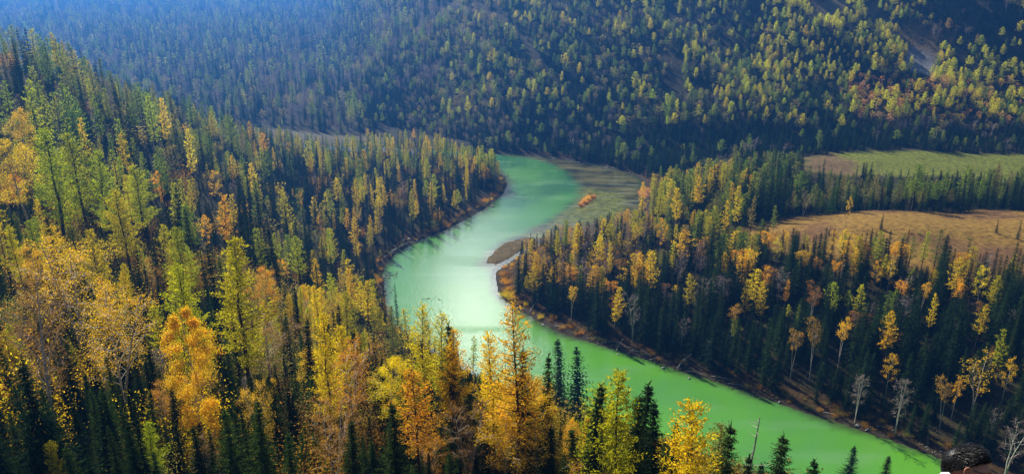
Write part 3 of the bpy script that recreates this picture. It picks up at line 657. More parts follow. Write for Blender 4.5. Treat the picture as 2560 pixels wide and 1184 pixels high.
def scatter(x0, x1, y0, y1, sp, jit=.42):
    X, Y = np.meshgrid(np.arange(x0, x1, sp), np.arange(y0, y1, sp)); X = X + (np.arange(X.shape[0]) % 2)[:, None] * sp / 2
    X = X.ravel() + rng.uniform(-jit, jit, X.size) * sp; Y = Y.ravel() + rng.uniform(-jit, jit, Y.size) * sp
    return X, Y
ZONES = [   # photo polygon of tree tops, {(kind, colour): weight}
    ([(0, 0), (520, 0), (640, 400), (330, 330), (0, 230)], {('larch', 'green'): 4, ('larch', 'lime'): 1.2, ('spruce', 'spruce'): 5.5, ('sparse_birch', 'olive'): 1.2, ('larch', 'olive'): .6, ('bare_birch', 'twig'): 1}),
    ([(0, 230), (260, 310), (420, 500), (620, 620), (640, 800), (300, 760), (0, 640)], {('larch', 'lime'): 5, ('larch', 'gold'): 1.1, ('spruce', 'spruce'): 6.0, ('sparse_birch', 'rust'): .4, ('larch', 'green'): 1.5, ('birch', 'orange'): .3}),
    ([(260, 310), (600, 280), (760, 330), (740, 600), (620, 620), (420, 500)], {('spruce', 'spruce'): 9, ('larch', 'lime'): 1.8, ('larch', 'green'): 1.8, ('larch', 'gold'): .7, ('sparse_birch', 'olive'): .7, ('birch', 'orange'): .25, ('bare_birch', 'twig'): .4}),
    ([(760, 330), (1300, 300), (1300, 430), (1000, 400), (760, 400)], {('larch', 'green'): 2.5, ('larch', 'gold'): 1.6, ('larch', 'lime'): 2.5, ('spruce', 'spruce'): 5.5, ('sparse_birch', 'olive'): .6}),
    ([(740, 400), (1300, 400), (1300, 640), (950, 700), (740, 640)], {('spruce', 'spruce'): 11, ('larch', 'lime'): 1.8, ('larch', 'gold'): 1.7, ('birch', 'orange'): .35, ('sparse_birch', 'olive'): .7, ('bare_birch', 'twig'): .4}),
    ([(620, 600), (960, 640), (960, 860), (640, 860)], {('spruce', 'spruce'): 10, ('larch', 'lime'): 2.0, ('larch', 'gold'): 1.8, ('sparse_birch', 'rust'): 1.2, ('birch', 'orange'): .6, ('bare_birch', 'twig'): .5}),
    ([(0, 900), (960, 900), (960, 1400), (0, 1400)], {('spruce', 'spruce'): 9, ('spruce', 'dark_green'): 5, ('bare_birch', 'twig'): .3, ('sparse_birch', 'rust'): .5}),
    ([(0, 640), (300, 760), (640, 800), (960, 860), (960, 1400), (0, 1400)], {('spruce', 'spruce'): 7.5, ('spruce', 'dark_green'): 3, ('sparse_birch', 'rust'): 1.2, ('sparse_birch', 'orange'): 1.0, ('larch', 'lime'): 2.2, ('bare_birch', 'twig'): .35, ('larch', 'gold'): .6}),
    ([(960, 740), (1700, 900), (2560, 1100), (2560, 1500), (960, 1500)], {('spruce', 'spruce'): 10, ('spruce', 'dark_green'): 1.5, ('larch', 'gold'): 1.5, ('sparse_birch', 'orange'): 1, ('larch', 'lime'): .7, ('bare_birch', 'twig'): .25, ('birch', 'orange'): .6}),
    ([(1240, 520), (1640, 500), (1640, 600), (1500, 640), (1240, 640)], {('spruce', 'spruce'): 6, ('sparse_birch', 'orange'): 1.2, ('larch', 'gold'): 1.6, ('larch', 'lime'): .8, ('bare_birch', 'twig'): 1.6, ('sparse_birch', 'rust'): 1.5}),
    ([(1600, 420), (1900, 380), (1900, 600), (1600, 620)], {('spruce', 'spruce'): 5, ('larch', 'gold'): 1.1, ('larch', 'green'): 2.6, ('larch', 'lime'): 1.4, ('sparse_birch', 'orange'): .4, ('larch', 'olive'): 1.0}),
    ([(1240, 600), (1900, 560), (2600, 560), (2600, 700), (1240, 700)], {('spruce', 'spruce'): 9, ('larch', 'gold'): .8, ('larch', 'lime'): .9, ('tall_birch', 'orange'): .4, ('bare_birch', 'twig'): .7, ('tall_birch', 'rust'): .7}),
    ([(1240, 700), (2600, 700), (2600, 1400), (1240, 1400)], {('spruce', 'spruce'): 14, ('larch', 'gold'): .45, ('tall_birch', 'rust'): .6, ('bare_birch', 'twig'): .6, ('larch', 'green'): .4}),
    ([(1840, 340), (2600, 340), (2600, 560), (1840, 560)], {('spruce', 'spruce'): 6, ('spruce', 'dark_green'): 3, ('larch', 'green'): 2.2, ('larch', 'olive'): 1.6, ('sparse_birch', 'olive'): .3}),
]
FARZ = [   # far mountain side
    ([(1300, 330), (1620, 330), (1620, 470), (1200, 420)], {('spruce', 'spruce'): 8, ('bare_birch', 'twig'): 1, ('larch', 'green'): 1}),
    ([(1550, 290), (2100, 290), (2250, 305), (2700, 300), (2700, 420), (1550, 460)], {('spruce', 'spruce'): 9, ('larch', 'green'): .8, ('bare_birch', 'twig'): .3}),
    ([(2120, 170), (2600, 170), (2600, 285), (2120, 265)], {('larch', 'lime'): 2, ('birch', 'orange'): 2.6, ('birch', 'peach'): 3.2, ('larch', 'gold'): 2.4, ('spruce', 'spruce'): .9, ('larch', 'green'): 1.8}),
    ([(1900, -50), (2320, -50), (2320, 190), (1900, 190)], {('larch', 'lime'): 5.2, ('larch', 'gold'): 4.0, ('spruce', 'spruce'): .8, ('larch', 'green'): 2.4, ('birch', 'olive'): 2.2}),
    ([(2320, 90), (2600, 90), (2600, 200), (2320, 200)], {('larch', 'lime'): 3.4, ('larch', 'gold'): 2.2, ('spruce', 'spruce'): 1.6, ('larch', 'green'): 1.8, ('birch', 'olive'): 1}),
    ([(2320, -50), (2600, -50), (2600, 100), (2320, 100)], {('spruce', 'spruce'): 5, ('bare_birch', 'twig'): 2.4, ('larch', 'olive'): 1.5, ('larch', 'lime'): .8}),
    ([(1550, -50), (2150, -50), (2150, 300), (1550, 300)], {('spruce', 'spruce'): 3.0, ('spruce', 'dark_green'): 2.2, ('larch', 'lime'): 1.5, ('larch', 'green'): 2.6, ('birch', 'olive'): 2.2, ('bare_birch', 'twig'): .9, ('larch', 'gold'): .5}),
    ([(1100, -50), (1550, -50), (1550, 300), (1100, 300)], {('spruce', 'spruce'): 2.4, ('spruce', 'dark_green'): 2.0, ('bare_birch', 'twig'): 1.6, ('larch', 'green'): 2.4, ('birch', 'olive'): 2.6, ('larch', 'lime'): .8}),
    ([(900, 200), (1620, 200), (1620, 420), (900, 420)], {('spruce', 'spruce'): 5.6, ('bare_birch', 'twig'): 2.0, ('larch', 'green'): 1.2, ('birch', 'olive'): .9}),
    ([(-400, -400), (2900, -400), (2900, 700), (-400, 700)], {('spruce', 'spruce'): 3.4, ('spruce', 'dark_green'): 2.4, ('bare_birch', 'twig'): 3.4, ('larch', 'green'): 1.6, ('birch', 'olive'): 1.5}),
]
def choose(zones, X, Y, Z, h):
    px, py, dep = project(np.c_[X, Y, Z + h]); n_ = len(X); P = np.c_[px, py]
    kind = np.empty(n_, object); done = np.zeros(n_, bool)
    clump = noise(X, Y, 22, 2, 5); clump2 = noise(X, Y, 30, 2, 0)
    for poly, wts in zones:
        _, ins = seg_dist(P, np.array(poly, float)); ins &= ~done; done |= ins
        ks = list(wts); w0 = np.array([wts[k] for k in ks], float)
        for i in np.where(ins)[0]:
            w = w0.copy()
            for q, k in enumerate(ks):
                if k[0] == 'spruce': w[q] *= math.exp(.9 * clump[i])
                if k[0] in ('sparse_birch', 'bare_birch', 'birch'): w[q] *= math.exp(1.1 * clump2[i])
            kind[i] = ks[np.searchsorted(np.cumsum(w / w.sum()), rng.uniform())]
    return kind, px, py, dep

HMUL = {'spruce': 1.0, 'larch': 1.02, 'birch': .72, 'sparse_birch': .82, 'bare_birch': .78, 'tall_birch': .9, 'shrub': 1.0}
def fill(X, Y, zones, hm, cond, far=False, mind=4.0, limit=None, hmin=5.0, wmul=1.0):
    Z, D, Sx = height(X, Y, True); P = np.c_[X, Y]
    ok = cond(X, Y, Z, D, Sx)
    if far:
        ok &= ~((noise(X, Y, 17, 3, 4) < -.95) & (rng.uniform(size=len(X)) < .8)); al = X + .45 * Y - .12 * Sx
        for a0, w_ in ((287, 2.3), (360, 2.1)): ok &= ~((np.abs(al - a0 + 6 * noise(Y, X, 30, 2, 1)) < w_) & (Sx > 50))
    for A in (TERRACE, GREEN, BACKMEADOW, SCREE, TRAIL, UPCLEAR, POINT_BAR): ok &= sdf(P, A) > 0.5
    hb = hm * rng.uniform(.62, 1.22, len(X)) * (1 + .16 * noise(X, Y, 26, 2, 2)); hb *= 1 - .45 * (rng.uniform(size=len(X)) < .14)
    kk, px, py, dep = choose(zones, X, Y, Z, hb)
    if far:
        for A in SCAR_IMG:
            for f_ in (.95, .4):
                a_, b_, _ = project(np.c_[X, Y, Z + hb * f_]); ok &= ~seg_dist(np.c_[a_, b_], A)[1]
    ok &= (dep > 8) & (px > -330) & (px < 2890) & (py > -90)
    # base of the tree must not be far under the frame
    bx, by, bd = project(np.c_[X, Y, Z + hb]); ok &= by < 1330
    if limit:
        lim = np.maximum(limit(px, py, X, Y, Z), sight(px, py, dep, hb))                       # lowest photo row the top may reach: shorten or drop
        r_ = ray(px, lim); zt = CAM[2] + r_[:, 2] * (Y / r_[:, 1]); hmax = zt - Z
        fac = np.array([HMUL.get(k[0], 1) if k else 1 for k in kk]); over = hb * fac > hmax
        hb = np.where(over, hmax / fac * rng.uniform(.85, 1, len(X)), hb); ok &= hb > hmin
    for i in np.where(ok)[0]:
        if kk[i] is None: continue
        if not far and len(HX) and np.min((HX - X[i]) ** 2 + (HY - Y[i]) ** 2) < mind ** 2: continue
        k, colr = kk[i]; h = hb[i] * HMUL[k]; wd = wmul * rng.uniform(.72, 1.3) * (1.1 if k != 'spruce' else 1.0)
        if k == 'larch' and rng.uniform() < .2: k = 'thin_larch'
        add_tree(X[i], Y[i], h, k, colr, wd, None, Z[i])
        if far and colr not in ('spruce', 'dark_green', 'twig'): trees[-1]['tint'] = tuple(min(.88, c_ * (1.55 if colr in ('lime', 'gold') else 1.3)) for c_ in trees[-1]['tint'])  # far crowns tinted brighter to stand in for sunlight on them
# near slope and left bank
def lim_near(px, py, X, Y, Z):
    j_ = noise(X, Y, 9, 2, 3) * 14
    a = np.interp(px, [900, 960, 1010, 1060, 1200, 1330, 1500, 1700, 1900, 2560], [-500, 700, 800, 850, 880, 930, 1030, 1110, 1190, 1260]) + j_
    return np.where(Y < 262, a, np.interp(px, [850, 965, 1060, 1130, 1200, 1240, 1300], [-500, 325, 315, 345, 372, 392, 500]) * (Y > 262) - 900 * (Y <= 262))
NEARX = lambda Y: np.interp(Y, [0, 130, 165, 200, 262, 560], [240, 150, 100, 40, -40, 0])
X, Y = scatter(-330, 200, 45, 545, 5.2)
fill(X, Y, ZONES, 16.0, lambda X, Y, Z, D, s: (D > 2.5) & (s < 5) & (X < NEARX(Y)) & (np.hypot(X, Y) > 60) & (Z < 150), limit=lim_near, wmul=.8)
UNDER = [([(-900, -900), (3500, -900), (3500, 2600), (-900, 2600)], {('spruce', 'spruce'): 4.0, ('spruce', 'dark_green'): 2.2, ('shrub', 'olive'): .45, ('shrub', 'rust'): .4, ('shrub', 'gold'): .1, ('larch', 'lime'): .3})]
DARK = [([(-900, -900), (3500, -900), (3500, 2600), (-900, 2600)], {('spruce', 'spruce'): 6, ('spruce', 'dark_green'): 2})]
X, Y = scatter(-110, 120, 50, 190, 4.6)
fill(X, Y, DARK, 14.0, lambda X, Y, Z, D, s: (D > 4) & (X < NEARX(Y)) & (np.hypot(X, Y) > 60), mind=2.2, limit=lambda px, py, X, Y, Z: np.maximum(lim_near(px, py, X, Y, Z), np.interp(px, [0, 880, 990, 1300, 1700], [925, 925, 830, 900, 1010]) + 50 * noise(X, Y, 11, 2, 0)), hmin=5, wmul=1.1)
X, Y = scatter(-150, 200, 40, 200, 2.9)
fill(X, Y, UNDER, 8.5, lambda X, Y, Z, D, s: (D > 1.5) & (X < NEARX(Y)) & (np.hypot(X, Y) > 60), mind=1.5, limit=lim_near, hmin=2.0)
X, Y = scatter(-330, 60, 180, 500, 6.0)
fill(X, Y, UNDER, 7, lambda X, Y, Z, D, s: (D > 2) & (s < 0) & (X < NEARX(Y)), mind=2, limit=lim_near, hmin=2.0)
# right bank woods
def lim_right(px, py, X, Y, Z):
    j_ = noise(X, Y, 12, 2, 1); o = np.full(len(X), -500.0)
    o = np.where((Y < 430) & (px < 1625), np.interp(px, [1240, 1330, 1420, 1500, 1600, 1625], [640, 588, 556, 545, 515, 440]) + 12 * j_, o)
    o = np.where((Y > 334) & (X > 118) & (px < 2010), 372 + 12 * j_, o)
    o = np.where((Y > 334) & (X > 118) & (px >= 2010), 425 + 26 * j_ + rng.uniform(-8, 45, len(X)), o)
    o = np.where((Y < 300) & (X > 105) & (px > 1800), 574 + 26 * j_, o)
    o = np.where((Y < 300) & (X > 105) & (px > 1800) & (rng.uniform(size=len(X)) < .05), 560, o)
    return o
X, Y = scatter(-20, 480, 60, 475, 3.9)
fill(X, Y, ZONES, 17.0, lambda X, Y, Z, D, s: (D > 4.6) & (s < -2) & (X > np.interp(Y, [0, 100, 150, 200, 262, 500], [380, 230, 150, 80, -40, -20])), limit=lim_right, hmin=6, wmul=1.18)
# far mountain side
X, Y = scatter(-320, 640, 430, 790, 3.65)
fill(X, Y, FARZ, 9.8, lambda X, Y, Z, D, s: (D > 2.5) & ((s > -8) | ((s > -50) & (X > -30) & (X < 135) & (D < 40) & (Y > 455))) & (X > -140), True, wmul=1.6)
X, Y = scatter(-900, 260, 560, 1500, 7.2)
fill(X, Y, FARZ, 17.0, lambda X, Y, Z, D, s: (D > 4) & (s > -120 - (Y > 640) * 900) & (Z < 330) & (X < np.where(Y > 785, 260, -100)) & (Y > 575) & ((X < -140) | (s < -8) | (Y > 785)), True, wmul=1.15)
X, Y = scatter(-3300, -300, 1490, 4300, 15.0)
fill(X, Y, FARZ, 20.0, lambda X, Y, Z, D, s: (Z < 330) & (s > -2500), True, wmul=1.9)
# shrubs on the banks
def shore_pts(n_, a, b, off):
    P = []; seg = RIVER[a:b]; L_ = np.r_[0, np.cumsum(np.hypot(*np.diff(seg, axis=0).T))]
    for u in rng.uniform(0, L_[-1], n_):
        x = np.interp(u, L_, seg[:, 0]); y = np.interp(u, L_, seg[:, 1]); k_ = min(np.searchsorted(L_, u), len(seg) - 1); t_ = seg[k_] - seg[k_ - 1]; nrm = np.array([t_[1], -t_[0]]) / (np.hypot(*t_) + 1e-6)
        for sgn in (1, -1):
            q = np.array([x, y]) + nrm * sgn * off * rng.uniform(.3, 1.6)
            if sdf(q[None], RIVER)[0] > .8: P.append(q); break
    return P
nl, nn_, nr_ = len(R_left), len(R_near), len(R_right); r0 = nl + nn_ + 2
for q in shore_pts(60, 3, 14, 3.0): add_tree(q[0], q[1], rng.uniform(1.2, 3), 'shrub', ['orange', 'rust', 'olive'][rng.randint(3)], rng.uniform(.9, 1.4))
for q in shore_pts(34, r0 + 12, r0 + 22, 3.5): add_tree(q[0], q[1], rng.uniform(1.0, 2.4), 'shrub', ['orange', 'rust', 'gold'][rng.randint(3)], 1.2)
for q in shore_pts(90, r0 + 1, r0 + 14, 4.5): add_tree(q[0], q[1], rng.uniform(.8, 2.2), 'shrub', ['rust', 'olive'][rng.randint(2)], 1.3)
for px, py, k in [(1262, 690, 'rust'), (1256, 683, 'orange'), (1270, 682, 'rust'), (1265, 705, 'orange'), (1275, 720, 'orange'), (1262, 722, 'rust'), (1258, 735, 'gold'), (1272, 740, 'gold'), (1285, 732, 'orange'), (1288, 745, 'gold'), (1300, 755, 'rust'), (1470, 495, 'orange'), (1462, 502, 'orange'), (1480, 490, 'rust'), (1452, 510, 'rust'), (1252, 445, 'orange'), (1256, 455, 'orange'), (1250, 465, 'orange'), (1245, 475, 'orange'), (1240, 480, 'rust')]:
    q = hit(px, py, .8)
    if q: add_tree(q[0], q[1], rng.uniform(2.0, 3.2), 'shrub', k, 1.5, None, q[2])
for px, py in [(2075, 566), (2192, 578), (2205, 552), (2180, 585), (2495, 560), (2548, 575), (1908, 560)]:
    q = hit(px, py, 4)
    if q: add_tree(q[0], q[1], rng.uniform(4, 8), 'spruce', 'spruce', 1.2, None, q[2])
for k_ in range(46):
    x_, y_ = rng.uniform(112, 300), rng.uniform(266, 333)
    if sdf(np.array([[x_, y_]]), TERRACE)[0] < -1: add_tree(x_, y_, rng.uniform(.6, 1.6), 'shrub', ['rust', 'olive'][rng.randint(2)], 1.5)
for t_ in trees:
    if t_['z'] is None: t_['z'] = float(height(t_['x'], t_['y'])[0])

N = len(trees); A_ = lambda k: np.array([t_[k] for t_ in trees], float)
TX, TY, TZ, TH = A_('x'), A_('y'), A_('z'), A_('h')
ppx, ppy, pdep = project(np.c_[TX, TY, TZ + TH * .75])
inview = (ppx > -20) & (ppx < 2580) & (ppy > -10) & (ppy < 1200)
size = TH / pdep * F
CAT = {'spruce': 'spruce', 'larch': 'larch', 'thin_larch': 'larch', 'birch': 'birch', 'sparse_birch': 'birch', 'weeping_birch': 'birch', 'bare_birch': 'birch', 'snag': 'dead tree', 'shrub': 'shrub', 'tall_birch': 'birch'}
cat = np.array([CAT[t_['kind']] for t_ in trees]); is_hero = np.array([t_['hero'] is not None for t_ in trees])
single = is_hero.copy()
for c_ in ('spruce', 'larch', 'birch', 'shrub'):
    q = np.where((cat == c_) & inview & ~is_hero)[0]; room = 300 - int(((cat == c_) & is_hero).sum())
    single[q[np.argsort(-size[q])[:max(0, room)]]] = True
print('trees', N, 'single', single.sum(), {c_: int((cat == c_).sum()) for c_ in set(cat)})

NAME = {'spruce': 'spruce_tree', 'larch': 'larch_tree', 'birch': 'birch_tree', 'snag': 'dead_tree', 'dead tree': 'dead_tree', 'shrub': 'shrub'}
GROUP = {'spruce': 'spruces on the banks and slopes', 'larch': 'autumn larches on the banks and slopes', 'birch': 'birches on the banks and slopes', 'dead tree': 'dead trees by the river', 'shrub': 'shrubs along the banks and slopes'}
for i in np.where(single)[0]:
    t_ = trees[i]; lod = 0 if pdep[i] < 190 else 1
    mw, mc, _, _ = proto(t_['kind'], rng.randint(nvar(t_['kind'], lod)), lod)
    e = bpy.data.objects.new(NAME[cat[i]], None); C.objects.link(e); e.empty_display_size = .5
    s = t_['h'] / HK(t_); e.location = (t_['x'], t_['y'], t_['z'] - .15); e.rotation_euler = (rng.normal() * .02, rng.normal() * .02, rng.uniform(0, 6.28)); e.scale = (s * t_['wd'], s * t_['wd'], s)
    a = link('trunk', mw, e); b_ = link('crown', mc, e); b_['tint'] = t_['tint']
    t_['obj'] = e
    tag(e, t_['hero'] or 'tree', cat[i], GROUP[cat[i]])

# the rest of each kind as one object: instances on points
FOREST = {'spruce': 'spruce_forest', 'larch': 'larch_forest', 'birch': 'birch_forest', 'shrub': 'undergrowth'}
def LODF(i): return 2 if pdep[i] > 820 else (0 if pdep[i] < 125 else 1)
def forest(c_, ids):
    coll = bpy.data.collections.new('shapes_' + c_)
    keys = []
    def key(k, v, lod):
        q = (k, v, lod)
        if q not in keys: keys.append(q)
        return q
    ch = [key(trees[i]['kind'], rng.randint(nvar(trees[i]['kind'], LODF(i))), LODF(i)) for i in ids]
    keys.sort(); order = {}
    for q_, k in enumerate(keys):
        _, _, w, c = proto(*k); mb = MB(); mb.v = w.v + c.v; mb.n = w.n + c.n; mb.f = w.f + [tuple(a + w.n for a in f) for f in c.f]
        mb.mi = [0] * len(w.f) + [1] * len(c.f); mb.lv = w.lv + c.lv
        o = bpy.data.objects.new('%s_shape_%03d' % (c_, q_), mb.mesh('shape', [KINDS[k[0]][1], KINDS[k[0]][2]])); coll.objects.link(o); order[k] = q_
    me = bpy.data.meshes.new(FOREST[c_]); me.from_pydata([(trees[i]['x'], trees[i]['y'], trees[i]['z'] - .2) for i in ids], [], [])
    def attr(nm, ty, data, f):
        a = me.attributes.new(nm, ty, 'POINT'); a.data.foreach_set(f, np.asarray(data).ravel())
    attr('shape', 'INT', [order[k] for k in ch], 'value')
    attr('turn', 'FLOAT_VECTOR', [(rng.normal() * .02, rng.normal() * .02, rng.uniform(0, 6.28)) for _ in ids], 'vector')
    attr('size', 'FLOAT_VECTOR', [(trees[i]['h'] / HK(trees[i]) * trees[i]['wd'],) * 2 + (trees[i]['h'] / HK(trees[i]),) for i in ids], 'vector')
    attr('tint', 'FLOAT_COLOR', [(*trees[i]['tint'], 1) for i in ids], 'color')
    o = link(FOREST[c_], me)
    ng = bpy.data.node_groups.new(FOREST[c_], 'GeometryNodeTree'); ng.interface.new_socket('Geometry', in_out='INPUT', socket_type='NodeSocketGeometry'); ng.interface.new_socket('Geometry', in_out='OUTPUT', socket_type='NodeSocketGeometry')
    n = ng.nodes; l = ng.links; gi = n.new('NodeGroupInput'); go = n.new('NodeGroupOutput')
    ip = n.new('GeometryNodeInstanceOnPoints'); ci = n.new('GeometryNodeCollectionInfo'); ci.inputs['Collection'].default_value = coll; ci.inputs['Separate Children'].default_value = True; ci.inputs['Reset Children'].default_value = True
    ip.inputs['Pick Instance'].default_value = True
    def na(nm, ty):
        a = n.new('GeometryNodeInputNamedAttribute'); a.data_type = ty; a.inputs['Name'].default_value = nm; return a.outputs['Attribute']
    l.new(gi.outputs[0], ip.inputs['Points']); l.new(ci.outputs[0], ip.inputs['Instance']); l.new(na('shape', 'INT'), ip.inputs['Instance Index'])
    l.new(na('turn', 'FLOAT_VECTOR'), ip.inputs['Rotation']); l.new(na('size', 'FLOAT_VECTOR'), ip.inputs['Scale']); l.new(ip.outputs[0], go.inputs[0])
    md = o.modifiers.new('scatter', 'NODES'); md.node_group = ng
    return o
LAB = {'spruce': 'dense mass of small dark green spruces covering the far banks and mountain side', 'larch': 'mass of small green to gold larches over the far banks and mountain side', 'birch': 'mass of small leafless and rusty birches over the far banks and mountain side', 'shrub': 'low rusty and olive undergrowth between the trees of the near slope'}
for c_ in ('spruce', 'larch', 'birch', 'shrub'):
    ids = np.where((cat == c_) & ~single)[0]
    if len(ids): tag(forest(c_, ids), LAB[c_], 'forest', kind='stuff')


# ------------------------------------------------------------------ rocks and driftwood on the banks
def rock_mesh(rng, k=0):
    b = MB(); n1, n2 = 9, 6; V = []
    off = rng.uniform(0, 6, 6)
    for i in range(n2 + 1):
        ph = math.pi * i / n2
        for j in range(n1):
            th = 2 * math.pi * j / n1; d = np.array([math.sin(ph) * math.cos(th), math.sin(ph) * math.sin(th), math.cos(ph)])
            r = 1 + .22 * math.sin(2.3 * d[0] + off[0]) + .18 * math.sin(3.1 * d[1] + off[1] + 2 * d[2]) + .10 * math.sin(5 * d[2] + off[2] + 4 * d[0]) + rng.uniform(-.05, .05) * (0 < i < n2)
            V.append(d * r * [1, .75, .48])
    b.add(V, [(i * n1 + j, i * n1 + (j + 1) % n1, (i + 1) * n1 + (j + 1) % n1, (i + 1) * n1 + j) for i in range(n2) for j in range(n1)]); return b.mesh('rock', [M_ROCK])
ROCKS = [rock_mesh(rng) for _ in range(6)]
def log_mesh(L, r, rng, branches=3):
    b = MB(); t = np.linspace(0, 1, 7); p = np.c_[(t - .5) * L, np.sin(t * 3 + rng.uniform(0, 3)) * L * .035, .06 * L * np.sin(t * math.pi * rng.uniform(.5, 1))]
    b.tube(p, r * (1 - .65 * t), 6)
    for _ in range(branches):
        u = rng.uniform(.4, .95); q = np.array([np.interp(u, t, p[:, a_]) for a_ in range(3)]); d = np.array([rng.uniform(.2, .9), rng.normal() * .6, rng.uniform(0, .8)]); l_ = L * rng.uniform(.08, .2)
        b.tube([q, q + d * l_ * .5, q + d * l_ + [0, 0, -.05 * l_]], [r * .4, r * .25, r * .1], 4)
    return b.mesh('log', [M_DEAD])
LOGS = [log_mesh(6, .16, rng, k_) for k_ in (2, 3, 5)]
small = []      # (object, class words, category)
def ground_at(px, py): return hit(px, py, 0.0)
def put_rock(px, py, w, words, jitter=0):
    w = w * .72
    q = ground_at(px, py)
    if not q: return
    o = link('rock', ROCKS[rng.randint(6)], loc=(q[0], q[1], max(q[2], -.02) + .12 * w)); o.rotation_euler = (rng.normal() * .2, rng.normal() * .2, rng.uniform(0, 6.28)); o.scale = (w * .5,) * 3
    small.append((o, words, 'rock'))
for px, py, w in [(1357, 812, 2.2), (1544, 888, 1.4), (1657, 919, 1.8), (1722, 946, 1.5), (1948, 1004, 1.6), (2143, 1064, 1.9), (2166, 1072, 1.7), (2195, 1065, 1.1)]: put_rock(px, py + 3, w, 'white rounded boulder')
for px, py, w in [(1010, 603, 2.4), (1024, 600, 2.6), (1042, 603, 2.2), (1056, 604, 1.8), (1006, 612, 1.6), (1003, 620, 1.1), (1096, 583, 1.8), (1090, 588, 1.5), (1102, 580, 1.3), (1206, 517, 1.5), (1264, 441, 1.6), (1266, 470, 1.5), (1258, 490, 1.3), (1002, 670, 1.3), (1232, 519, 2.6)]: put_rock(px, py, w, 'pale boulder')
for px, py, w in [(964, 737, 1.6), (976, 733, 1.3), (981, 727, 1.1)]: put_rock(px, py, w, 'dark wet rock')
for k_ in range(18): put_rock(rng.uniform(960, 992), rng.uniform(684, 702), rng.uniform(.8, 1.6), 'pale angular rock')
for k_ in range(56):
    u = rng.uniform(); put_rock(2225 + 150 * u + rng.normal() * 4, 1078 + 66 * u + rng.normal() * 5, rng.uniform(.25, .7), 'small grey stone')
for k_ in range(34):
    u = rng.uniform(); put_rock(1440 + 200 * u + rng.normal() * 5, 838 + 66 * u + rng.normal() * 6, rng.uniform(.3, .7), 'small grey stone')
for k_ in range(34):
    u = rng.uniform(); px = 1300 + 300 * u; put_rock(px, np.interp(px, [1300, 1340, 1400, 1480, 1600], [386, 391, 399, 411, 440]) + rng.normal() * 2, rng.uniform(.8, 1.8), 'grey shore stone')
for k_ in range(30):
    u = rng.uniform(); put_rock(np.interp(u, [0, .6, 1], [1212, 1300, 1340]) + rng.normal() * 6, np.interp(u, [0, .6, 1], [655, 604, 596]) + rng.normal() * 3, rng.uniform(.4, .9), 'small buff stone')
def put_log(px, py, L, ang, words, tilt=0.0):
    q = ground_at(px, py)
    if not q: return
    o = link('driftwood_log', LOGS[rng.randint(3)], loc=(q[0], q[1], max(q[2], 0) + .15 + abs(math.sin(tilt)) * L * .42)); o.rotation_euler = (0, -tilt, ang); o.scale = (L / 6,) * 3
    small.append((o, words, 'log'))
for px, py, L, a_, t_ in [(992, 632, 17, 1.05, .05), (1335, 775, 6, .9, .5), (1550, 868, 6, 1.0, .35), (1570, 872, 5, -.4, 0), (1540, 862, 7, -.55, 0), (1520, 858, 5, .2, 0), (1600, 885, 6, -.5, 0), (1620, 890, 5, -.2, 0), (1500, 850, 5, -.6, 0), (1640, 900, 5, .3, 0), (1710, 912, 8, .75, .3), (1740, 935, 7, -.5, 0), (1580, 880, 4, .8, .1), (1480, 846, 4, .1, 0), (1800, 950, 6, -.45, 0), (2318, 1105, 3.5, 1.2, .9), (1098, 586, 5, .6, 0), (975, 690, 5, .8, .1), (985, 694, 4, -.2, 0), (1030, 610, 6, .3, 0), (1840, 965, 5, -.5, 0), (2080, 1040, 5, -.5, 0), (1400, 822, 5, -.7, .05)]:
    put_log(px, py, L, a_, 'grey driftwood log', t_)

# white broken water over a submerged rock
b_ = MB()
for k_ in range(26):
    u = rng.uniform(); q = water_pt(1052 + 50 * u, 745 + 6 * abs(u - .5) + rng.normal() * 1.0); b_.leaves([[q[0] - .3, q[1], .03]], [[1, rng.normal() * .25, .02]], rng.uniform(.5, 1.3), .28, rng)
tag(link('foam', b_.mesh('foam', [principled('white_foam', (.85, .87, .86), .6)])), 'short white streak of broken water in the middle of the wide green pool', 'foam', kind='stuff')

# ------------------------------------------------------------------ the visitor below the camera
M_SKIN = principled('skin', (0.62, 0.25, 0.14), 0.5, 30, .12, spec=.35)
for nd in M_SKIN.node_tree.nodes:
    if nd.type == 'BSDF_PRINCIPLED': nd.inputs['Subsurface Weight'].default_value = 0.35; nd.inputs['Subsurface Radius'].default_value = (1, .3, .15); nd.inputs['Subsurface Scale'].default_value = 0.03
M_HAIR = principled('black_hair', (0.004, 0.0035, 0.003), 0.45, spec=.25)
M_JACKET = principled('navy_jacket', (0.02, 0.03, 0.06), 0.8, 40, .3)
M_TROUSER = principled('grey_trousers', (0.06, 0.06, 0.065), 0.9, 40, .3)
M_SHOE = principled('dark_shoes', (0.03, 0.025, 0.02), 0.6)
M_METAL = principled('spectacle_frame', (0.03, 0.02, 0.02), 0.3, spec=.6)
def skin_obj(nodes, edges, name, mats, parent, levels=2, voxel=None):
    me = bpy.data.meshes.new(name); me.from_pydata([n_[0] for n_ in nodes], edges, [])
    o = link(name, me, parent); sk = o.modifiers.new('skin', 'SKIN')
    for v, n_ in zip(me.skin_vertices[0].data, nodes):
        r = n_[1]; v.radius = (r, r) if np.isscalar(r) else r
    me.skin_vertices[0].data[0].use_root = True
    ss = o.modifiers.new('smooth', 'SUBSURF'); ss.levels = ss.render_levels = levels
    dg = bpy.context.evaluated_depsgraph_get(); ev = o.evaluated_get(dg); m2 = bpy.data.meshes.new_from_object(ev); o.modifiers.clear(); o.data = m2
    for m_ in mats: m2.materials.append(m_)
    m2.polygons.foreach_set('use_smooth', [True] * len(m2.polygons)); return o
_r = ray(2446, 1124) * 3.85; px_top, gz_ = (float(_r[0]), float(_r[1])), float(130 + _r[2] - 1.715)
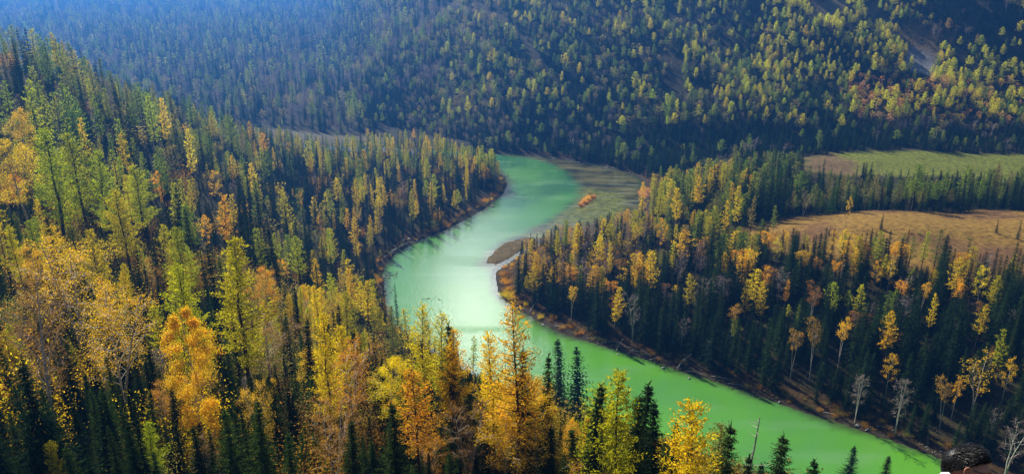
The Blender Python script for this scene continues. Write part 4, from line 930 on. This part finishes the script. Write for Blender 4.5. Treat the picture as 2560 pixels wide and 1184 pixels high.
person = bpy.data.objects.new('person', None); C.objects.link(person); person.location = (px_top[0] - .02, px_top[1] + .02, gz_)
person.rotation_euler = (0, 0, math.radians(-14))          # local +X is where the person looks
tag(person, 'person with short black hair and thin glasses, head top showing at the bottom edge', 'person')
HZ = 1.70
# head: local frame, x forward, y left, z up; centre of the skull
def head_bm():
    b = MB(); nu, nv = 48, 36; V = []
    c = np.array([0.0, 0, HZ - .115])
    for i in range(nv + 1):
        ph = math.pi * i / nv; z = math.cos(ph)
        for j in range(nu):
            th = 2 * math.pi * j / nu; x, y = math.sin(ph) * math.cos(th), math.sin(ph) * math.sin(th)
            rx = .098 + (.006 if x > 0 else .004); ry = .076; rz = .100 if z > 0 else .125
            X_, Y_, Z_ = x * rx, y * ry, z * rz
            if z < 0:                        # jaw narrows, chin forward
                k_ = -z; Y_ *= 1 - .28 * k_; X_ = X_ * (1 - .22 * k_) + (.018 * k_)
            # brow, eye hollows, nose, lips
            if x > 0:
                X_ += .010 * math.exp(-((z - .05) / .10) ** 2) * x
                for sg in (-1, 1): X_ -= .012 * math.exp(-((z + .10) / .10) ** 2 - ((y - sg * .42) / .2) ** 2)
                X_ += .026 * math.exp(-((z + .33) / .13) ** 2 - (y / .16) ** 2) + .012 * math.exp(-((z + .15) / .16) ** 2 - (y / .12) ** 2)
                X_ += .009 * math.exp(-((z + .60) / .06) ** 2 - (y / .28) ** 2) + .010 * math.exp(-((z + .90) / .12) ** 2 - (y / .3) ** 2)
            V.append(c + [X_, Y_, Z_])
    b.add(V, [(i * nu + j, (i + 1) * nu + j, (i + 1) * nu + (j + 1) % nu, i * nu + (j + 1) % nu) for i in range(nv) for j in range(nu)])
    for sg in (-1, 1):                       # ears with a rolled rim
        base_ = np.array([-.012, sg * .074, HZ - .125]); t = np.linspace(-.5, 4.3, 18)
        rim = np.array([base_ + [-.019 * math.cos(q_ - .2) * 1.0, sg * (.010 + .006 * math.sin(q_)), .034 * math.sin(q_)] for q_ in t]); b.tube(rim, np.full(18, .0052), 8)
        R_ = [base_ + [0, sg * .004, 0]] + [base_ + [-.017 * math.cos(q_), sg * .009, .031 * math.sin(q_)] for q_ in np.linspace(0, 2 * math.pi, 16, endpoint=False)]
        R2 = [p_ - np.array([0, sg * .010, 0]) for p_ in R_]; n_ = 17
        fs = [(0, 1 + k, 1 + (k + 1) % 16) for k in range(16)] + [(n_, n_ + 1 + (k + 1) % 16, n_ + 1 + k) for k in range(16)] + [(1 + k, n_ + 1 + k, n_ + 1 + (k + 1) % 16, 1 + (k + 1) % 16) for k in range(16)]
        b.add(R_ + R2, fs)
    return b
TILT = math.radians(-20)
def tilt(V):
    V = np.asarray(V, float); y, z = V[:, 1], V[:, 2] - 1.52; ct, st = math.cos(TILT), math.sin(TILT)
    return np.c_[V[:, 0], y * ct - z * st, y * st + z * ct + 1.52]
_h = head_bm(); _h.v = [tilt(v_) for v_ in _h.v]; hb_ = _h.mesh('head', [M_SKIN], True)
N_ = [((0, 0, .93), (.135, .11)), ((0, 0, 1.05), (.12, .095)), ((0, 0, 1.20), (.14, .105)), ((-.01, 0, 1.34), (.15, .105)), ((-.01, 0, 1.43), (.075, .075)), ((0, 0, 1.50), (.056, .056)), ((.005, 0, 1.58), (.055, .055))]
E_ = [(i_, i_ + 1) for i_ in range(6)]
def chain(start, pts):
    k_ = start
    for p_, r_ in pts: N_.append((p_, r_)); E_.append((k_, len(N_) - 1)); k_ = len(N_) - 1
    return k_
for sg in (-1, 1):
    chain(0, [((0, sg * .10, .88), .085), ((.01, sg * .11, .70), .078), ((.015, sg * .11, .50), .058), ((0, sg * .11, .30), .052), ((-.01, sg * .11, .09), .036), ((.05, sg * .115, .04), .036), ((.14, sg * .12, .03), .028)])
    w_ = chain(3, [((-.01, sg * .16, 1.38), .062), ((-.01, sg * .205, 1.33), .052), ((-.03, sg * .235, 1.08), .040), ((.03, sg * .235, .86), .028), ((.045, sg * .235, .80), (.030, .016))])
    for fi, (dy, l_) in enumerate([(.030, .070), (.010, .080), (-.010, .076), (-.028, .060)]):
        chain(w_, [((.05 + dy * .6, sg * (.235 - .004), .765), .0105), ((.055 + dy, sg * .233, .765 - l_ * .55), .0085), ((.050 + dy, sg * .226, .765 - l_), .007)])
    chain(w_, [((.075, sg * .225, .785), .011), ((.092, sg * .216, .755), .009), ((.098, sg * .210, .728), .0075)])
body = skin_obj([(np.array(a_), b_) for a_, b_ in N_], E_, 'body', [M_SKIN], person, 1)
# head and body become one continuous surface
import bmesh
bm_ = bmesh.new(); bm_.from_mesh(body.data); bm_.from_mesh(hb_); bm_.to_mesh(body.data); bm_.free()
rm = body.modifiers.new('merge', 'REMESH'); rm.mode = 'VOXEL'; rm.voxel_size = .0042; rm.use_smooth_shade = True
sm = body.modifiers.new('relax', 'SMOOTH'); sm.factor = .5; sm.iterations = 3
# clothes: skins a little larger over the same joints
T_ = [((0, 0, .86), (.15, .125)), ((0, 0, 1.05), (.145, .118)), ((0, 0, 1.20), (.16, .122)), ((-.01, 0, 1.34), (.165, .12)), ((-.01, 0, 1.425), (.09, .09)), ((-.005, 0, 1.47), (.070, .070))]
TE = [(i_, i_ + 1) for i_ in range(5)]
for sg in (-1, 1):
    k_ = 3
    for p_, r_ in [((-.01, sg * .16, 1.38), .076), ((-.01, sg * .205, 1.33), .066), ((-.03, sg * .237, 1.08), .054), ((.025, sg * .236, .88), .042)]: T_.append((p_, r_)); TE.append((k_, len(T_) - 1)); k_ = len(T_) - 1
skin_obj([(np.array(a_), b_) for a_, b_ in T_], TE, 'jacket', [M_JACKET], person)
T_ = [((0, 0, .95), (.145, .12))]; TE = []
for sg in (-1, 1):
    k_ = 0
    for p_, r_ in [((0, sg * .10, .86), .098), ((.01, sg * .112, .68), .090), ((.015, sg * .112, .50), .072), ((0, sg * .112, .30), .064), ((-.01, sg * .112, .09), .058)]: T_.append((p_, r_)); TE.append((k_, len(T_) - 1)); k_ = len(T_) - 1
skin_obj([(np.array(a_), b_) for a_, b_ in T_], TE, 'trousers', [M_TROUSER], person)
for sg in (-1, 1): skin_obj([(np.array(a_), b_) for a_, b_ in [((-.05, sg * .112, .05), .045), ((.03, sg * .115, .05), .05), ((.12, sg * .12, .042), .045), ((.19, sg * .122, .035), .034)]], [(0, 1), (1, 2), (2, 3)], 'shoe', [M_SHOE], person)
# hair: a fitted cap of short strands, longer on top, swept forward
hr = MB(); hc = np.array([0.0, 0, HZ - .115]); rr = np.random.RandomState(3)
nu, nv = 40, 20; V = []
for i_ in range(nv + 1):
    for j_ in range(nu):
        th = 2 * math.pi * j_ / nu; lim_ = 1.0 + .92 * (math.cos(th - math.pi) * .5 + .5) ** 2.2
        ph = lim_ * i_ / nv; d = np.array([math.sin(ph) * math.cos(th), math.sin(ph) * math.sin(th), math.cos(ph)])
        e_ = .006 * (1 - i_ / nv) ** .5 + .0035; V.append(hc + d * [.104 + e_, .077 + e_, .100 + e_])
hr.add(V, [(i_ * nu + j_, (i_ + 1) * nu + j_, (i_ + 1) * nu + (j_ + 1) % nu, i_ * nu + (j_ + 1) % nu) for i_ in range(nv) for j_ in range(nu)])
for k_ in range(9000):
    th = rr.uniform(0, 2 * math.pi); lim_ = 1.04 + .92 * (math.cos(th - math.pi) * .5 + .5) ** 2.2; ph = lim_ * math.sqrt(rr.uniform())
    d = np.array([math.sin(ph) * math.cos(th), math.sin(ph) * math.sin(th), math.cos(ph)]); p0 = hc + d * [.107, .080, .104]
    top = max(0, d[2]); L_ = .010 + .020 * top; sweep = np.array([.75 * top + .15, d[1] * .35, -.55 * (1 - top)]) + rr.normal(size=3) * .16
    p1 = p0 + (d * .45 + sweep * .45) * L_; p2 = p1 + (sweep * .9 + d * .05 + [0, 0, -.05]) * L_; w_ = .0011 + .0008 * top
    sd_ = np.cross(p2 - p0, d); sd_ /= np.linalg.norm(sd_) + 1e-9
    hr.add([p0 - sd_ * w_, p0 + sd_ * w_, p1 + sd_ * w_ * .8, p1 - sd_ * w_ * .8, p2], [(0, 1, 2, 3), (3, 2, 4)])
hr.v = [tilt(v_) for v_ in hr.v]; 
link('hair', hr.mesh('hair', [M_HAIR]), person)
gl = MB()
for sg in (-1, 1):
    gl.tube([[-.014, sg * .083, HZ - .098], [.03, sg * .084, HZ - .108], [.098, sg * .066, HZ - .122]], [.0017] * 3, 6)
    t = np.linspace(0, 2 * math.pi, 20); gl.tube(np.c_[np.full(20, .113), sg * .034 + .027 * np.cos(t), HZ - .130 + .020 * np.sin(t)], [.0014] * 20, 5)
gl.tube([[.114, -.008, HZ - .126], [.118, 0, HZ - .124], [.114, .008, HZ - .126]], [.0014] * 3, 5)
gl.v = [tilt(v_) for v_ in gl.v]
link('glasses', gl.mesh('glasses', [M_METAL]), person)
# unidentified white shape built as a slab; its stand is invented
q = np.array([1.70, 2.62]); zt = 130 - 1.873
guessed_post = bpy.data.objects.new('unknown_white_slab', None); C.objects.link(guessed_post); r_ = ray(2364, 1184); k_ = 3.75 / (r_[1] * cP - r_[2] * sP); q = r_ * k_ + CAM; gzp = float(height(q[0], q[1])[0]); guessed_post.location = (q[0], q[1], gzp)
tag(guessed_post, 'unidentified white rounded slab peeking in at the bottom edge left of the head', 'guessed_post')
b_ = MB(); b_.tube([[0, 0, -.1], [0, 0, q[2] - gzp - .05]], [.022, .022], 10); link('guessed_post', b_.mesh('guessed_post', [principled('grey_post', (.3, .3, .3), .5)]), guessed_post)
me = bpy.data.meshes.new('top'); bm_ = bmesh.new(); bmesh.ops.create_cube(bm_, size=1); bmesh.ops.scale(bm_, vec=(.052, .03, .075), verts=bm_.verts); bmesh.ops.bevel(bm_, geom=bm_.edges[:], offset=.009, segments=3, affect='EDGES'); bmesh.ops.translate(bm_, vec=(0, 0, q[2] - gzp - .030), verts=bm_.verts); bm_.to_mesh(me); bm_.free()
me.materials.append(principled('white_plastic', (.8, .82, .8), .35)); link('top', me, guessed_post)

# ------------------------------------------------------------------ labels that single out each tree, shrub, rock and log
CW = {'bright_gold': 'golden', 'spruce': 'dark', 'dark_green': 'mid green', 'green': 'fresh green', 'lime': 'yellow green', 'gold': 'golden', 'orange': 'orange', 'rust': 'rusty', 'olive': 'olive', 'twig': 'grey', 'peach': 'peach'}
KW = {'spruce': 'spruce', 'larch': 'larch', 'thin_larch': 'airy larch', 'birch': 'leafy birch', 'weeping_birch': 'weeping birch', 'sparse_birch': 'sparse birch', 'tall_birch': 'white stemmed birch', 'bare_birch': 'bare birch', 'shrub': 'shrub', 'snag': 'dead tree'}
LM = [('the big golden birch', (455, 850)), ('the tall long trunked larch', (580, 800)), ('the spreading orange birch', (170, 700)), ('the forked orange larch', (1290, 850)), ('the twin broad spruces by the river', (1425, 940)),
      ('the golden larch over the lower river', (1742, 1060)), ('the lone ragged spruce over green water', (1945, 1120)), ('the golden larch below the glare', (1235, 890)), ('the slim spruce spire by the pool', (990, 760)), ('the flat topped larch at the pool edge', (1020, 800)),
      ('the narrow wavy golden larch', (800, 850)), ('the conical lime larch', (450, 710)), ('the huge yellow green larch', (105, 430)), ('the leaning lime larch', (335, 490)), ('the glowing orange birch', (535, 440)), ('the round little orange birch', (508, 555)),
      ('the hazy shoulder of the slope', (300, 220)), ('the tip of the left bank woods', (1240, 420)), ('the driftwood log on the left bank', (990, 632)), ('the pale strip of valley floor', (870, 345)), ('the golden teardrop birch', (2465, 700)), ('the lone tall yellow larch', (2230, 840)),
      ('the bright yellow cone larch', (2462, 800)), ('the forked white stemmed birch', (2045, 880)), ('the small orange larch', (1970, 730)), ('the wide pale stemmed birch', (2460, 960)), ('the tall spruce before the meadow', (2125, 640)), ('the deep orange birch before the meadow', (2232, 680)),
      ('the crest of the brown meadow', (2120, 545)), ('the curved white trunk birch', (1430, 750)), ('the golden larch column', (1530, 650)), ('the tip of the wooded point', (1250, 700)), ('the gravel spit', (1260, 625)), ('the orange islet', (1465, 500)), ('the shallow inlet', (1560, 480)),
      ('the yellow grove', (1730, 460)), ('the left end of the brown meadow', (1880, 560)), ('the green meadow', (2250, 405)), ('the grey scree patch', (2300, 150)), ('the bare tree pair in the dark wood', (1720, 640)), ('the driftwood heap', (1560, 870)), ('the rubble strip', (2300, 1105)), ("the person's head", (2445, 1140)),
      ('the foot of the mountain', (1300, 370)), ('the white broken water', (1080, 745)), ('the pale boulders of the left bank', (1030, 603)), ('the bare birch near the lower bank', (2160, 970)), ('the lower left corner', (0, 1184)), ('the fan twigged bare birch', (820, 1050)), ('the golden birch at bottom centre', (960, 940))]
ORD = ['nearest', 'second', 'third', 'fourth', 'fifth', 'sixth', 'seventh', 'eighth', 'ninth', 'tenth', 'eleventh', 'twelfth', 'thirteenth', 'fourteenth', 'fifteenth', 'sixteenth', 'seventeenth', 'eighteenth', 'nineteenth', 'twentieth']
items = []      # (object or None, class, px, py)
for i in range(len(trees)):
    t_ = trees[i]
    if t_['hero'] or not (-30 < ppx[i] < 2590 and -20 < ppy[i] < 1210): continue
    items.append((t_.get('obj'), (('small ' if t_['h'] < 10 and t_['kind'] != 'shrub' else '') + CW[t_['colour']], KW[t_['kind']]), ppx[i], ppy[i]))
for o, words_, c_ in small:
    x_, y_, _ = project(np.array(o.location)); items.append((o, (words_, ''), float(x_), float(y_))); o['category'] = c_; o['group'] = 'rocks along the banks' if c_ == 'rock' else 'driftwood along the banks'
best = {}
ax = np.array([q_[2] for q_ in items]); ay = np.array([q_[3] for q_ in items]); cl = {}
for k_, q_ in enumerate(items): cl.setdefault(q_[1], []).append(k_)
for nm, (lx, ly) in LM:
    for c_, ks in cl.items():
        ks = np.array(ks); dx, dy = ax[ks] - lx, ay[ks] - ly; d_ = np.hypot(dx, dy); sec = np.where(np.abs(dx) > np.abs(dy), np.where(dx < 0, 0, 1), np.where(dy < 0, 2, 3))
        for q_, w_ in enumerate(('left of', 'right of', 'above', 'below')):
            kk_ = ks[(sec == q_)][np.argsort(d_[sec == q_])]
            for r_, k_ in enumerate(kk_[:20]):
                dd_ = math.hypot(ax[k_] - lx, ay[k_] - ly); sc = r_ * 14 + dd_ * .25
                if items[k_][0] is not None and (k_ not in best or sc < best[k_][0]): best[k_] = (sc, '%s %s %s %s' % (ORD[r_], ' '.join(x for x in c_ if x), w_, nm))
miss = 0
for k_, q_ in enumerate(items):
    if q_[0] is None: continue
    if k_ in best: q_[0]['label'] = best[k_][1]
    else: miss += 1; q_[0]['label'] = '%s in the crowded stand on the wooded slope' % ' '.join(x for x in q_[1] if x); q_[0]['group'] = 'crowded ' + ' '.join(x for x in q_[1] if x) + ' trees'
for i in np.where(single)[0]:
    o = trees[i].get('obj')
    if o and o.get('label') == 'tree': o['label'] = '%s %s' % (CW[trees[i]['colour']], KW[trees[i]['kind']]) + ' half hidden among its neighbours'; miss += 1
print('labels without a landmark', miss)

# ------------------------------------------------------------------ haze in the valley air
bm = [(-4300, -450, -6), (2650, -450, -6), (2650, 4900, -6), (-4300, 4900, -6), (-4300, -450, 345), (2650, -450, 345), (2650, 4900, 345), (-4300, 4900, 345)]
me = bpy.data.meshes.new('haze'); me.from_pydata(bm, [], [(3, 2, 1, 0), (4, 5, 6, 7), (0, 1, 5, 4), (1, 2, 6, 5), (2, 3, 7, 6), (3, 0, 4, 7)])
m, n, l = mat("haze"); v = n.new('ShaderNodeVolumePrincipled'); o = n.new('ShaderNodeOutputMaterial'); l.new(v.outputs[0], o.inputs['Volume'])
v.inputs['Color'].default_value = (0.07, 0.33, 1.0, 1); v.inputs['Density'].default_value = 0.00036; v.inputs['Anisotropy'].default_value = 0.66
me.materials.append(m); tag(link('haze', me), 'thin blue haze filling the valley air', 'haze', kind='stuff')
